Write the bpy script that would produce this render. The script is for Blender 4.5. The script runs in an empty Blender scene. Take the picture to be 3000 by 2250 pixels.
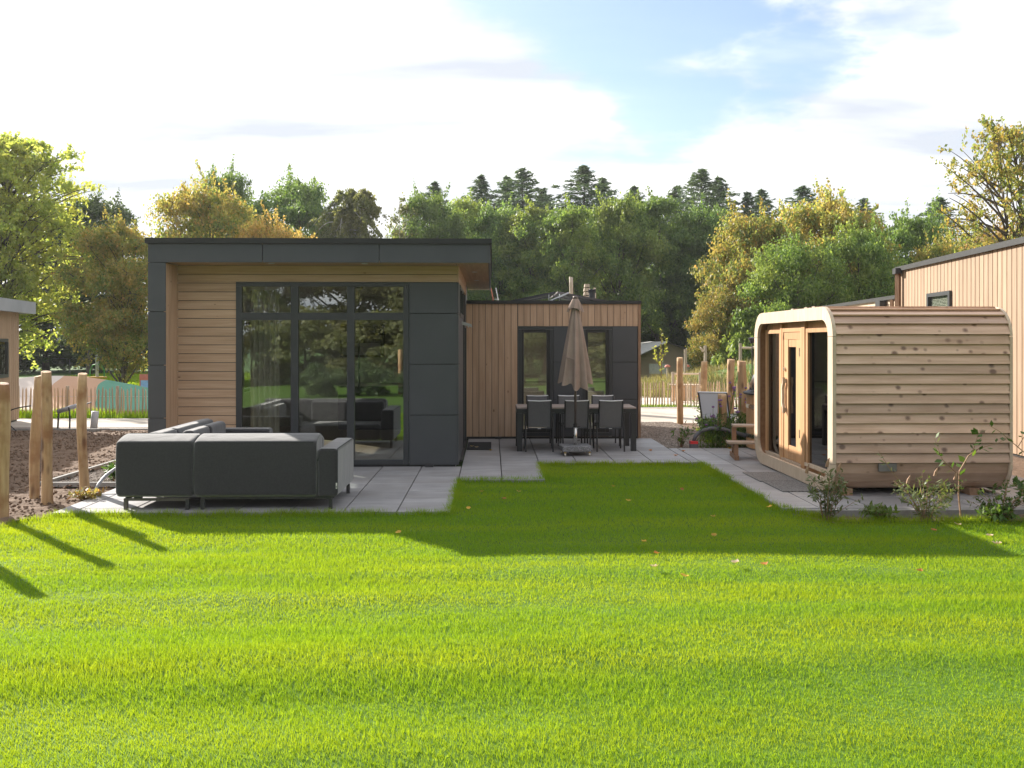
import bpy, bmesh, math, random
import numpy as np
from mathutils import Vector, Matrix

R = math.radians
random.seed(11)
rng = np.random.default_rng(11)
sc = bpy.context.scene
col = sc.collection

# ------------------------------------------------------------------ camera
CAM_H = 1.89
YAW = R(1.23)
cam_d = bpy.data.cameras.new('camera')
cam = bpy.data.objects.new('camera', cam_d)
col.objects.link(cam)
cam.location = (0, 0, CAM_H)
cam.rotation_euler = (R(90), 0, -YAW)
cam_d.sensor_width = 36
cam_d.lens = 32.55
cam_d.shift_y = -0.0409
cam_d.clip_end = 2000
sc.camera = cam

# ------------------------------------------------------------------ light
SUN_EL, SUN_AZ = R(26), R(-43)            # azimuth from +Y, negative to the left
sun_dir = Vector((math.sin(SUN_AZ) * math.cos(SUN_EL), math.cos(SUN_AZ) * math.cos(SUN_EL), math.sin(SUN_EL)))
sun_d = bpy.data.lights.new('sun', 'SUN')
sun_d.energy = 4.3
sun_d.angle = R(0.5)
sun_d.color = (1.0, 0.94, 0.85)
sun = bpy.data.objects.new('sun', sun_d)
col.objects.link(sun)
sun.rotation_euler = (-sun_dir).to_track_quat('-Z', 'Y').to_euler()

def setc(rp, cols):
    e = rp.color_ramp.elements
    while len(e) < len(cols): e.new(0.5)
    for i, (p, c) in enumerate(cols):
        e[i].position = p; e[i].color = (c[0], c[1], c[2], 1)

world = bpy.data.worlds.new('World')
sc.world = world
world.use_nodes = True
def build_world():
    nt = world.node_tree
    nt.nodes.clear()
    n = nt.nodes.new
    L = nt.links.new
    out = n('ShaderNodeOutputWorld')
    sky = n('ShaderNodeTexSky'); sky.sky_type = 'NISHITA'; sky.sun_disc = False
    sky.sun_elevation = SUN_EL; sky.sun_rotation = SUN_AZ
    sky.air_density = 1.0; sky.dust_density = 1.2; sky.ozone_density = 2.0
    bg = n('ShaderNodeBackground'); bg.inputs[1].default_value = 0.080
    L(sky.outputs[0], bg.inputs[0])
    tc = n('ShaderNodeTexCoord')
    nrm = n('ShaderNodeVectorMath'); nrm.operation = 'NORMALIZE'
    L(tc.outputs['Generated'], nrm.inputs[0])
    sep = n('ShaderNodeSeparateXYZ'); L(nrm.outputs[0], sep.inputs[0])
    # project the view direction on a cloud layer
    zz = n('ShaderNodeMath'); zz.operation = 'MAXIMUM'; L(sep.outputs[2], zz.inputs[0]); zz.inputs[1].default_value = 0.0
    za = n('ShaderNodeMath'); za.operation = 'ADD'; L(zz.outputs[0], za.inputs[0]); za.inputs[1].default_value = 0.16
    dv = n('ShaderNodeVectorMath'); dv.operation = 'DIVIDE'
    cmb = n('ShaderNodeCombineXYZ')
    for i in range(3): L(za.outputs[0], cmb.inputs[i])
    L(nrm.outputs[0], dv.inputs[0]); L(cmb.outputs[0], dv.inputs[1])
    mp = n('ShaderNodeMapping'); L(dv.outputs[0], mp.inputs[0])
    mp.inputs['Rotation'].default_value = (0, 0, R(28)); mp.inputs['Scale'].default_value = (0.75, 1.25, 0.0)
    mp.inputs['Location'].default_value = (3.1, 1.4, 0.0)
    nz = n('ShaderNodeTexNoise'); nz.noise_dimensions = '3D'
    nz.inputs['Scale'].default_value = 1.15; nz.inputs['Detail'].default_value = 9; nz.inputs['Roughness'].default_value = 0.56
    nz.inputs['Distortion'].default_value = 0.25
    L(mp.outputs[0], nz.inputs['Vector'])
    nzw = n('ShaderNodeTexNoise'); L(dv.outputs[0], nzw.inputs['Vector']); nzw.inputs['Scale'].default_value = 1.6; nzw.inputs['Detail'].default_value = 7; nzw.inputs['Roughness'].default_value = 0.6
    wo = n('ShaderNodeVectorMath'); wo.operation = 'SUBTRACT'; L(nzw.outputs['Color'], wo.inputs[0]); wo.inputs[1].default_value = (0.5, 0.5, 0.5)
    wsc = n('ShaderNodeVectorMath'); wsc.operation = 'SCALE'; L(wo.outputs[0], wsc.inputs[0]); wsc.inputs['Scale'].default_value = 0.42
    wad = n('ShaderNodeVectorMath'); wad.operation = 'ADD'; L(nrm.outputs[0], wad.inputs[0]); L(wsc.outputs[0], wad.inputs[1])
    # breaks in the cloud layer where the blue shows (world directions)
    acc = None
    for (hx, hy, hz, r0, r1, k) in ((0.17, 1.0, 0.36, 0.05, 0.22, 0.55), (0.34, 1.0, 0.32, 0.03, 0.18, 0.52), (0.06, 1.0, 0.42, 0.04, 0.18, 0.42), (0.47, 1.0, 0.40, 0.02, 0.16, 0.40), (-0.30, 1.0, 0.42, 0.0, 0.2, 0.36),
                                    (0.9, 0.1, 0.8, 0.1, 0.5, 0.5), (-0.2, -1.0, 0.7, 0.1, 0.6, 0.5)):
        v = Vector((hx, hy, hz)).normalized()
        ds = n('ShaderNodeVectorMath'); ds.operation = 'DISTANCE'
        L(wad.outputs[0], ds.inputs[0]); ds.inputs[1].default_value = v
        mr = n('ShaderNodeMapRange'); mr.interpolation_type = 'SMOOTHSTEP'
        L(ds.outputs['Value'], mr.inputs[0])
        mr.inputs[1].default_value = r0; mr.inputs[2].default_value = r1
        mr.inputs[3].default_value = k; mr.inputs[4].default_value = 0.0
        if acc is None: acc = mr.outputs[0]
        else:
            a = n('ShaderNodeMath'); a.operation = 'MAXIMUM'; L(acc, a.inputs[0]); L(mr.outputs[0], a.inputs[1]); acc = a.outputs[0]
    sb = n('ShaderNodeMath'); sb.operation = 'SUBTRACT'; L(nz.outputs[0], sb.inputs[0]); L(acc, sb.inputs[1])
    cr = n('ShaderNodeMapRange'); cr.interpolation_type = 'SMOOTHSTEP'
    L(sb.outputs[0], cr.inputs[0]); cr.inputs[1].default_value = 0.0; cr.inputs[2].default_value = 0.36; cr.inputs[3].default_value = 0.10
    # soft grey undersides
    mp2 = n('ShaderNodeMapping'); L(dv.outputs[0], mp2.inputs[0]); mp2.inputs['Scale'].default_value = (0.9, 2.6, 0.0)
    mp2.inputs['Rotation'].default_value = (0, 0, R(12))
    nz2 = n('ShaderNodeTexNoise'); nz2.inputs['Scale'].default_value = 1.3; nz2.inputs['Detail'].default_value = 6
    L(mp2.outputs[0], nz2.inputs['Vector'])
    rp = n('ShaderNodeValToRGB'); L(nz2.outputs[0], rp.inputs[0])
    setc(rp, [(0.33, (0.58, 0.62, 0.69)), (0.49, (0.80, 0.815, 0.84)), (0.66, (1.0, 1.0, 1.0))])
    bg2 = n('ShaderNodeBackground'); L(rp.outputs[0], bg2.inputs[0]); bg2.inputs[1].default_value = 0.53
    mx = n('ShaderNodeMixShader'); L(cr.outputs[0], mx.inputs[0]); L(bg.outputs[0], mx.inputs[1]); L(bg2.outputs[0], mx.inputs[2])
    L(mx.outputs[0], out.inputs[0])
build_world()

vs = sc.view_settings
vs.view_transform = 'Standard'; vs.look = 'None'; vs.gamma = 1.0; vs.use_curve_mapping = False
vs.exposure = 1.40
cy = sc.cycles
cy.max_bounces = 8; cy.diffuse_bounces = 3; cy.glossy_bounces = 4; cy.transmission_bounces = 6; cy.transparent_max_bounces = 12
cy.caustics_reflective = False; cy.caustics_refractive = False
cy.sample_clamp_indirect = 6
cy.use_denoising = True

# ------------------------------------------------------------------ materials
MATS = {}
def newmat(name):
    m = bpy.data.materials.new(name); m.use_nodes = True
    return m, m.node_tree, m.node_tree.nodes['Principled BSDF']

def vmat(name, cols, stretch=(1, 1, 1), scale=6, detail=5, rough=0.6, bump=0.0, bdist=0.01, rand=0.1, spec=0.3, metal=0.0,
         knots=None, rrand=0.0, offs=True, coord='Object', dirt=None, sheen=0.0, nrough=0.55):
    """Generic procedural surface: noise colour ramp, per-object tint, optional knots, bump and stains."""
    m, nt, bs = newmat(name)
    n = nt.nodes.new; L = nt.links.new
    tc = n('ShaderNodeTexCoord'); oi = n('ShaderNodeObjectInfo')
    src = tc.outputs[coord]
    if offs:
        sx = n('ShaderNodeMath'); sx.operation = 'MULTIPLY'; L(oi.outputs['Random'], sx.inputs[0]); sx.inputs[1].default_value = 53.0
        ad = n('ShaderNodeVectorMath'); ad.operation = 'ADD'; L(src, ad.inputs[0]); L(sx.outputs[0], ad.inputs[1]); src = ad.outputs[0]
    mp = n('ShaderNodeMapping'); L(src, mp.inputs[0]); mp.inputs['Scale'].default_value = stretch
    nz = n('ShaderNodeTexNoise'); L(mp.outputs[0], nz.inputs['Vector'])
    nz.inputs['Scale'].default_value = scale; nz.inputs['Detail'].default_value = detail; nz.inputs['Roughness'].default_value = nrough
    rp = n('ShaderNodeValToRGB'); L(nz.outputs[0], rp.inputs[0]); setc(rp, cols)
    c = rp.outputs[0]
    if knots:
        kc, kscale, kr, kst = knots
        mk = n('ShaderNodeMapping'); L(src, mk.inputs[0]); mk.inputs['Scale'].default_value = kst
        vo = n('ShaderNodeTexVoronoi'); L(mk.outputs[0], vo.inputs['Vector']); vo.inputs['Scale'].default_value = kscale
        dn = n('ShaderNodeMath'); dn.operation = 'MULTIPLY_ADD'; L(nz.outputs[0], dn.inputs[0]); dn.inputs[1].default_value = 0.12
        L(vo.outputs['Distance'], dn.inputs[2])
        sepc = n('ShaderNodeSeparateColor'); L(vo.outputs['Color'], sepc.inputs[0])
        th = n('ShaderNodeMath'); th.operation = 'MULTIPLY_ADD'; L(sepc.outputs[0], th.inputs[0]); th.inputs[1].default_value = kr * 2.6; th.inputs[2].default_value = -kr * 1.25 + 0.06
        df = n('ShaderNodeMath'); df.operation = 'SUBTRACT'; L(dn.outputs[0], df.inputs[0]); L(th.outputs[0], df.inputs[1])
        mrk = n('ShaderNodeMapRange'); L(df.outputs[0], mrk.inputs[0]); mrk.inputs[1].default_value = -kr * 0.15; mrk.inputs[2].default_value = kr * 0.9
        mrk.inputs[3].default_value = 0.92; mrk.inputs[4].default_value = 0.0
        mxk = n('ShaderNodeMixRGB'); L(mrk.outputs[0], mxk.inputs[0]); L(c, mxk.inputs[1]); mxk.inputs[2].default_value = (*kc, 1)
        c = mxk.outputs[0]
    if dirt:
        dc, dscale, lo, hi, amt = dirt
        nd = n('ShaderNodeTexNoise'); L(tc.outputs[coord] if not offs else src, nd.inputs['Vector']); nd.inputs['Scale'].default_value = dscale; nd.inputs['Detail'].default_value = 5
        mrd = n('ShaderNodeMapRange'); L(nd.outputs[0], mrd.inputs[0]); mrd.inputs[1].default_value = lo; mrd.inputs[2].default_value = hi
        mrd.inputs[3].default_value = 0; mrd.inputs[4].default_value = amt
        mxd = n('ShaderNodeMixRGB'); L(mrd.outputs[0], mxd.inputs[0]); L(c, mxd.inputs[1]); mxd.inputs[2].default_value = (*dc, 1)
        c = mxd.outputs[0]
    if rand:
        mr = n('ShaderNodeMapRange'); L(oi.outputs['Random'], mr.inputs[0]); mr.inputs[3].default_value = 1 - rand; mr.inputs[4].default_value = 1 + rand
        mu = n('ShaderNodeVectorMath'); mu.operation = 'SCALE'; L(c, mu.inputs[0]); L(mr.outputs[0], mu.inputs['Scale']); c = mu.outputs[0]
    L(c, bs.inputs['Base Color'])
    bs.inputs['Roughness'].default_value = rough
    bs.inputs['Specular IOR Level'].default_value = spec
    bs.inputs['Metallic'].default_value = metal
    if sheen: bs.inputs['Sheen Weight'].default_value = sheen
    if rrand:
        m2 = n('ShaderNodeMapRange'); L(nz.outputs[0], m2.inputs[0]); m2.inputs[3].default_value = rough - rrand; m2.inputs[4].default_value = rough + rrand
        L(m2.outputs[0], bs.inputs['Roughness'])
    if bump:
        b = n('ShaderNodeBump'); b.inputs['Strength'].default_value = bump; b.inputs['Distance'].default_value = bdist
        L(nz.outputs[0], b.inputs['Height']); L(b.outputs[0], bs.inputs['Normal'])
    MATS[name] = m
    return m

def plain(name, c, rough=0.5, metal=0.0, spec=0.5, var=0.12):
    k = lambda f: tuple(min(1, x * f) for x in c)
    return vmat(name, [(0.3, k(1 - var)), (0.7, k(1 + var))], scale=7, rough=rough, metal=metal, spec=spec, rand=0.04, rrand=0.06)

def leafmat(name, cols, patch, patch_amt=0.6, trans=0.5, rough=0.5, pscale=0.35, tcol=1.5, tmul=(1.12, 1.1, 0.5), pstr=(1, 1, 1), spec=0.35):
    """Leaf: per-leaf tint, patches of a second colour, part translucent."""
    m, nt, bs = newmat(name)
    n = nt.nodes.new; L = nt.links.new
    g = n('ShaderNodeNewGeometry'); rp = n('ShaderNodeValToRGB'); L(g.outputs['Random Per Island'], rp.inputs[0]); setc(rp, cols)
    tc = n('ShaderNodeTexCoord'); oi = n('ShaderNodeObjectInfo')
    sx = n('ShaderNodeMath'); sx.operation = 'MULTIPLY'; L(oi.outputs['Random'], sx.inputs[0]); sx.inputs[1].default_value = 71.0
    ad = n('ShaderNodeVectorMath'); ad.operation = 'ADD'; L(tc.outputs['Object'], ad.inputs[0]); L(sx.outputs[0], ad.inputs[1])
    nz = n('ShaderNodeTexNoise'); mpp = n('ShaderNodeMapping'); L(ad.outputs[0], mpp.inputs[0]); mpp.inputs['Scale'].default_value = pstr; L(mpp.outputs[0], nz.inputs['Vector']); nz.inputs['Scale'].default_value = pscale; nz.inputs['Detail'].default_value = 4
    mr = n('ShaderNodeMapRange'); L(nz.outputs[0], mr.inputs[0]); mr.inputs[1].default_value = 0.42; mr.inputs[2].default_value = 0.66
    mr.inputs[3].default_value = 0; mr.inputs[4].default_value = patch_amt
    mx = n('ShaderNodeMixRGB'); L(mr.outputs[0], mx.inputs[0]); L(rp.outputs[0], mx.inputs[1]); mx.inputs[2].default_value = (*patch, 1)
    mr2 = n('ShaderNodeMapRange'); L(oi.outputs['Random'], mr2.inputs[0]); mr2.inputs[3].default_value = 0.85; mr2.inputs[4].default_value = 1.15
    sc2 = n('ShaderNodeVectorMath'); sc2.operation = 'SCALE'; L(mx.outputs[0], sc2.inputs[0]); L(mr2.outputs[0], sc2.inputs['Scale'])
    L(sc2.outputs[0], bs.inputs['Base Color'])
    bs.inputs['Roughness'].default_value = rough; bs.inputs['Specular IOR Level'].default_value = spec
    tr = n('ShaderNodeBsdfTranslucent')
    sc3 = n('ShaderNodeVectorMath'); sc3.operation = 'MULTIPLY'; L(sc2.outputs[0], sc3.inputs[0]); sc3.inputs[1].default_value = tuple(tcol * q for q in tmul)
    L(sc3.outputs[0], tr.inputs[0])
    ms = n('ShaderNodeMixShader'); ms.inputs[0].default_value = trans
    L(bs.outputs[0], ms.inputs[1]); L(tr.outputs[0], ms.inputs[2])
    L(ms.outputs[0], nt.nodes['Material Output'].inputs[0])
    MATS[name] = m
    return m

def glassmat(name, tint, refl0=0.10, refl1=0.75, rough=0.0):
    m, nt, bs = newmat(name)
    n = nt.nodes.new; L = nt.links.new
    nt.nodes.remove(bs)
    tr = n('ShaderNodeBsdfTransparent'); tr.inputs[0].default_value = (*tint, 1)
    gl = n('ShaderNodeBsdfGlossy'); gl.inputs['Roughness'].default_value = rough; gl.inputs[0].default_value = (0.95, 0.97, 0.97, 1)
    tc = n('ShaderNodeTexCoord'); nz = n('ShaderNodeTexNoise'); L(tc.outputs['Object'], nz.inputs['Vector']); nz.inputs['Scale'].default_value = 1.1
    b = n('ShaderNodeBump'); b.inputs['Strength'].default_value = 0.02; b.inputs['Distance'].default_value = 0.02; L(nz.outputs[0], b.inputs['Height'])
    L(b.outputs[0], gl.inputs['Normal'])
    lw = n('ShaderNodeLayerWeight'); lw.inputs[0].default_value = 0.5
    pw = n('ShaderNodeMath'); pw.operation = 'POWER'; L(lw.outputs['Facing'], pw.inputs[0]); pw.inputs[1].default_value = 3
    mr = n('ShaderNodeMapRange'); L(pw.outputs[0], mr.inputs[0]); mr.inputs[3].default_value = refl0; mr.inputs[4].default_value = refl1
    mx = n('ShaderNodeMixShader'); L(mr.outputs[0], mx.inputs[0]); L(tr.outputs[0], mx.inputs[1]); L(gl.outputs[0], mx.inputs[2])
    L(mx.outputs[0], nt.nodes['Material Output'].inputs[0])
    MATS[name] = m
    return m

vmat('larch_h', [(0.25, (0.41, 0.265, 0.168)), (0.5, (0.49, 0.33, 0.218)), (0.75, (0.555, 0.386, 0.266))], stretch=(0.5, 6, 9), scale=3, rough=0.65, bump=0.15, rand=0.08,
     knots=((0.15, 0.08, 0.045), 1.0, 0.05, (3.0, 3.0, 7.0)))
vmat('larch_v', [(0.25, (0.41, 0.265, 0.168)), (0.5, (0.49, 0.33, 0.218)), (0.75, (0.555, 0.386, 0.266))], stretch=(9, 6, 0.5), scale=3, rough=0.65, bump=0.15, rand=0.08,
     knots=((0.15, 0.08, 0.045), 1.0, 0.05, (7.0, 3.0, 3.0)))
vmat('larch_y', [(0.25, (0.41, 0.265, 0.168)), (0.5, (0.49, 0.33, 0.218)), (0.75, (0.555, 0.386, 0.266))], stretch=(9, 0.5, 9), scale=3, rough=0.65, bump=0.15, rand=0.08)
vmat('pale_larch_v', [(0.25, (0.29, 0.195, 0.126)), (0.5, (0.34, 0.235, 0.156)), (0.75, (0.39, 0.278, 0.19))], stretch=(7, 7, 0.45), scale=3, rough=0.65, bump=0.15, rand=0.07)
vmat('cedar_x', [(0.22, (0.43, 0.272, 0.185)), (0.5, (0.555, 0.368, 0.26)), (0.8, (0.655, 0.462, 0.345))], stretch=(0.7, 5, 11), scale=2.6, rough=0.40, spec=0.5, bump=0.12, rand=0.2,
     knots=((0.13, 0.062, 0.035), 1.0, 0.18, (7.2, 5.0, 9.0)), dirt=((0.36, 0.21, 0.12), 1.3, 0.52, 0.72, 0.55))
vmat('cedar_z', [(0.22, (0.40, 0.21, 0.10)), (0.5, (0.50, 0.285, 0.145)), (0.8, (0.58, 0.36, 0.20))], stretch=(9, 9, 0.6), scale=2.6, rough=0.5, bump=0.1, rand=0.14,
     knots=((0.2, 0.09, 0.045), 1.0, 0.05, (5.0, 5.0, 2.2)))
vmat('cedar_trim', [(0.22, (0.50, 0.385, 0.275)), (0.5, (0.57, 0.45, 0.335)), (0.8, (0.64, 0.53, 0.41))], stretch=(6, 6, 1.2), scale=2.6, rough=0.5, bump=0.08, rand=0.06,
     knots=((0.3, 0.17, 0.09), 1.0, 0.04, (4, 4, 3)))
vmat('cedar_dark', [(0.3, (0.30, 0.155, 0.075)), (0.7, (0.44, 0.24, 0.12))], stretch=(6, 0.8, 6), scale=2.6, rough=0.55, rand=0.12)
vmat('bench_wood', [(0.3, (0.62, 0.43, 0.12)), (0.7, (0.74, 0.54, 0.18))], stretch=(8, 8, 0.7), scale=3, rough=0.5, rand=0.06)
vmat('weathered_wood', [(0.25, (0.27, 0.205, 0.155)), (0.7, (0.43, 0.35, 0.28))], stretch=(0.8, 8, 8), scale=4, rough=0.75, bump=0.2, rand=0.1)
vmat('brown_wood', [(0.25, (0.21, 0.12, 0.07)), (0.7, (0.34, 0.21, 0.13))], stretch=(6, 6, 1.0), scale=4, rough=0.7, bump=0.2, rand=0.12)
vmat('log_wood', [(0.2, (0.26, 0.145, 0.065)), (0.45, (0.44, 0.285, 0.15)), (0.75, (0.56, 0.39, 0.225))], stretch=(6, 6, 0.7), scale=3.4, rough=0.7, bump=0.6, bdist=0.03, rand=0.08,
     knots=((0.10, 0.045, 0.022), 1.0, 0.22, (8, 8, 3.2)), dirt=((0.24, 0.10, 0.04), 2.6, 0.50, 0.64, 0.75))
vmat('grey_log', [(0.25, (0.26, 0.21, 0.16)), (0.7, (0.46, 0.38, 0.30))], stretch=(5, 5, 0.7), scale=4, rough=0.75, bump=0.3, rand=0.1)
vmat('picket_wood', [(0.25, (0.33, 0.22, 0.14)), (0.7, (0.52, 0.38, 0.26))], stretch=(8, 8, 1.0), scale=4, rough=0.75, bump=0.2, rand=0.22)
vmat('bark', [(0.3, (0.055, 0.045, 0.035)), (0.7, (0.14, 0.115, 0.09))], stretch=(3, 3, 0.6), scale=3, rough=0.9, bump=0.5, bdist=0.05, rand=0.15)
vmat('birch_bark', [(0.35, (0.25, 0.22, 0.19)), (0.6, (0.62, 0.58, 0.52))], stretch=(1, 1, 3), scale=4, rough=0.8, rand=0.1)
vmat('panel', [(0.3, (0.056, 0.059, 0.067)), (0.7, (0.066, 0.069, 0.077))], scale=2.2, rough=0.42, spec=0.5, rand=0.06, rrand=0.05)
vmat('frame_grey', [(0.3, (0.040, 0.042, 0.046)), (0.7, (0.048, 0.050, 0.054))], scale=3, rough=0.4, spec=0.5, rand=0.03)
vmat('cap_black', [(0.3, (0.022, 0.022, 0.023)), (0.7, (0.03, 0.029, 0.028))], scale=3, rough=0.5, spec=0.4, rand=0.05)
vmat('roof_felt', [(0.3, (0.05, 0.05, 0.05)), (0.7, (0.09, 0.09, 0.09))], scale=3, rough=0.9, rand=0.05)
vmat('coping_grey', [(0.3, (0.27, 0.285, 0.32)), (0.7, (0.32, 0.335, 0.37))], scale=2, rough=0.4, rand=0.04)
vmat('tile', [(0.28, (0.205, 0.20, 0.208)), (0.5, (0.295, 0.287, 0.295)), (0.75, (0.39, 0.378, 0.382))], stretch=(1.0, 3.4, 1), scale=2.3, detail=9, rough=0.55, spec=0.45, rand=0.07, rrand=0.12, nrough=0.66,
     bump=0.05, dirt=((0.21, 0.195, 0.185), 1.1, 0.46, 0.68, 0.6))
vmat('joint_sand', [(0.3, (0.05, 0.045, 0.04)), (0.7, (0.10, 0.09, 0.08))], scale=40, rough=0.95, rand=0)
vmat('concrete', [(0.3, (0.24, 0.235, 0.225)), (0.7, (0.36, 0.35, 0.335))], scale=9, rough=0.85, bump=0.2, rand=0.08)
vmat('road', [(0.3, (0.42, 0.37, 0.32)), (0.7, (0.52, 0.47, 0.41))], scale=2.5, detail=8, rough=0.9, rand=0, offs=False, dirt=((0.3, 0.25, 0.2), 0.6, 0.5, 0.7, 0.5))
vmat('soil', [(0.25, (0.115, 0.072, 0.047)), (0.55, (0.19, 0.128, 0.088)), (0.8, (0.27, 0.19, 0.137))], scale=7, detail=10, rough=0.95, bump=1.0, bdist=0.05, rand=0, offs=False, nrough=0.7)
vmat('sand', [(0.3, (0.50, 0.44, 0.37)), (0.7, (0.66, 0.60, 0.52))], scale=3, detail=8, rough=0.95, bump=0.5, bdist=0.05, rand=0, offs=False)
vmat('gravel', [(0.3, (0.155, 0.122, 0.10)), (0.5, (0.25, 0.205, 0.175)), (0.75, (0.37, 0.32, 0.28))], scale=34, detail=5, rough=0.9, bump=1.0, bdist=0.03, rand=0, offs=False, nrough=0.8)
vmat('stone', [(0.3, (0.17, 0.135, 0.11)), (0.7, (0.40, 0.345, 0.30))], scale=14, rough=0.85, rand=0, offs=False)
vmat('lawn_earth', [(0.3, (0.060, 0.125, 0.010)), (0.7, (0.085, 0.165, 0.014))], scale=6, rough=0.95, bump=0.6, bdist=0.03, rand=0, offs=False)
vmat('field', [(0.3, (0.045, 0.10, 0.016)), (0.55, (0.075, 0.145, 0.022)), (0.75, (0.12, 0.17, 0.035))], scale=0.5, detail=10, rough=0.95, bump=0.8, bdist=0.1, rand=0, offs=False)
vmat('sofa_fabric', [(0.3, (0.031, 0.030, 0.033)), (0.7, (0.043, 0.041, 0.045))], scale=60, detail=3, rough=0.9, spec=0.2, bump=0.25, bdist=0.004, rand=0.02, sheen=0.55)
vmat('sofa_piping', [(0.3, (0.035, 0.037, 0.041)), (0.7, (0.045, 0.047, 0.051))], scale=30, rough=0.85, spec=0.2, rand=0.02)
vmat('sling_grey', [(0.35, (0.115, 0.115, 0.12)), (0.65, (0.17, 0.17, 0.175))], scale=120, detail=2, rough=0.75, rand=0.03)
vmat('canopy', [(0.3, (0.30, 0.225, 0.185)), (0.7, (0.385, 0.295, 0.245))], scale=4, rough=0.9, spec=0.15, rand=0.02, bump=0.1)
vmat('granite', [(0.35, (0.06, 0.06, 0.065)), (0.5, (0.17, 0.17, 0.18)), (0.65, (0.42, 0.42, 0.44))], scale=90, detail=3, rough=0.5, rand=0)
vmat('table_top', [(0.3, (0.27, 0.21, 0.185)), (0.7, (0.35, 0.28, 0.25))], stretch=(0.6, 6, 6), scale=4, rough=0.55, rand=0.08)
vmat('rubber', [(0.35, (0.09, 0.086, 0.085)), (0.6, (0.26, 0.252, 0.245))], scale=70, detail=4, rough=0.95, bump=0.8, bdist=0.006, rand=0.04)
vmat('doormat', [(0.35, (0.018, 0.018, 0.02)), (0.6, (0.032, 0.032, 0.034))], scale=60, rough=0.95, bump=0.6, bdist=0.01, rand=0)
plain('steel', (0.62, 0.60, 0.57), 0.28, 1.0)
plain('pole_bronze', (0.13, 0.105, 0.09), 0.4, 0.6)
plain('dark_metal', (0.045, 0.045, 0.048), 0.45, 0.3)
plain('rail_metal', (0.12, 0.105, 0.10), 0.45, 0.4)
plain('white_rim', (0.78, 0.78, 0.8), 0.4)
plain('caster_white', (0.72, 0.68, 0.58), 0.5)
plain('black_rubber', (0.018, 0.018, 0.02), 0.5)
plain('hose_grey', (0.10, 0.105, 0.12), 0.45)
plain('pipe_grey', (0.36, 0.36, 0.38), 0.5)
plain('red_plastic', (0.55, 0.03, 0.035), 0.4)
plain('white_paint', (0.80, 0.78, 0.74), 0.5)
plain('interior_white', (0.62, 0.60, 0.56), 0.8)
plain('interior_floor', (0.30, 0.22, 0.15), 0.45)
plain('interior_dark', (0.05, 0.05, 0.052), 0.5)
plain('curtain', (0.52, 0.45, 0.36), 0.9)
plain('blind', (0.72, 0.68, 0.58), 0.6)
plain('pale_fabric', (0.40, 0.385, 0.37), 0.9)
plain('solar', (0.012, 0.014, 0.02), 0.2)
plain('alu', (0.62, 0.62, 0.63), 0.45, 0.6)
plain('tent_roof', (0.40, 0.40, 0.39), 0.8)
plain('tent_dark', (0.05, 0.042, 0.035), 0.9)
plain('tent_window', (0.62, 0.60, 0.53), 0.8)
plain('rubber_pink', (0.62, 0.50, 0.44), 0.9)
plain('play_green', (0.06, 0.32, 0.06), 0.5)
plain('zinc', (0.45, 0.46, 0.47), 0.5, 0.3)
plain('vent_metal', (0.20, 0.19, 0.18), 0.5, 0.5)
plain('brass', (0.5, 0.36, 0.16), 0.4, 0.8)
plain('sign_red', (0.50, 0.16, 0.10), 0.6)
plain('sign_blue', (0.25, 0.42, 0.62), 0.6)
plain('car_paint', (0.06, 0.09, 0.13), 0.25)
glassmat('window_glass', (0.90, 0.93, 0.91), 0.17, 0.8)
glassmat('sauna_glass', (0.15, 0.12, 0.10), 0.05, 0.6)
TM = (1.10, 1.06, 0.62)
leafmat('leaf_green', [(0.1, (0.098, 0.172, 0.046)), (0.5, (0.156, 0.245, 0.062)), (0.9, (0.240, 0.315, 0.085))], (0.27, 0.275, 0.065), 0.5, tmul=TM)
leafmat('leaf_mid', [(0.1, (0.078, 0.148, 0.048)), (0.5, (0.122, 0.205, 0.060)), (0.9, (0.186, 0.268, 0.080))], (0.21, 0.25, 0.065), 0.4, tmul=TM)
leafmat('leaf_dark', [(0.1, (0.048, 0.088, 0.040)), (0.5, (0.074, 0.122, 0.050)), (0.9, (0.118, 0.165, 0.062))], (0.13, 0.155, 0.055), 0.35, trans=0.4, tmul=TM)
leafmat('leaf_lime', [(0.1, (0.195, 0.260, 0.062)), (0.5, (0.275, 0.340, 0.082)), (0.9, (0.37, 0.385, 0.11))], (0.37, 0.33, 0.09), 0.45, trans=0.6, tcol=1.6, tmul=TM)
leafmat('leaf_autumn', [(0.1, (0.130, 0.170, 0.044)), (0.45, (0.215, 0.230, 0.056)), (0.75, (0.32, 0.245, 0.07)), (0.95, (0.45, 0.24, 0.09))], (0.41, 0.25, 0.09), 0.5, trans=0.5, pscale=0.5, tmul=(1.1, 1.0, 0.7))
leafmat('leaf_gold', [(0.1, (0.120, 0.175, 0.044)), (0.45, (0.20, 0.235, 0.056)), (0.8, (0.29, 0.25, 0.068)), (0.97, (0.41, 0.25, 0.085))], (0.36, 0.25, 0.08), 0.5, trans=0.5, pscale=0.5, tmul=(1.1, 1.0, 0.7))
leafmat('leaf_turning', [(0.1, (0.140, 0.205, 0.056)), (0.5, (0.215, 0.275, 0.072)), (0.85, (0.31, 0.31, 0.085)), (0.97, (0.46, 0.29, 0.095))], (0.45, 0.30, 0.10), 0.55, trans=0.56, pscale=0.9, tmul=(1.1, 1.02, 0.65))
leafmat('leaf_yellow', [(0.1, (0.24, 0.23, 0.06)), (0.5, (0.36, 0.30, 0.08)), (0.9, (0.46, 0.31, 0.11))], (0.46, 0.31, 0.12), 0.5, trans=0.5, pscale=0.6, tmul=(1.1, 1.0, 0.7))
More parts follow.
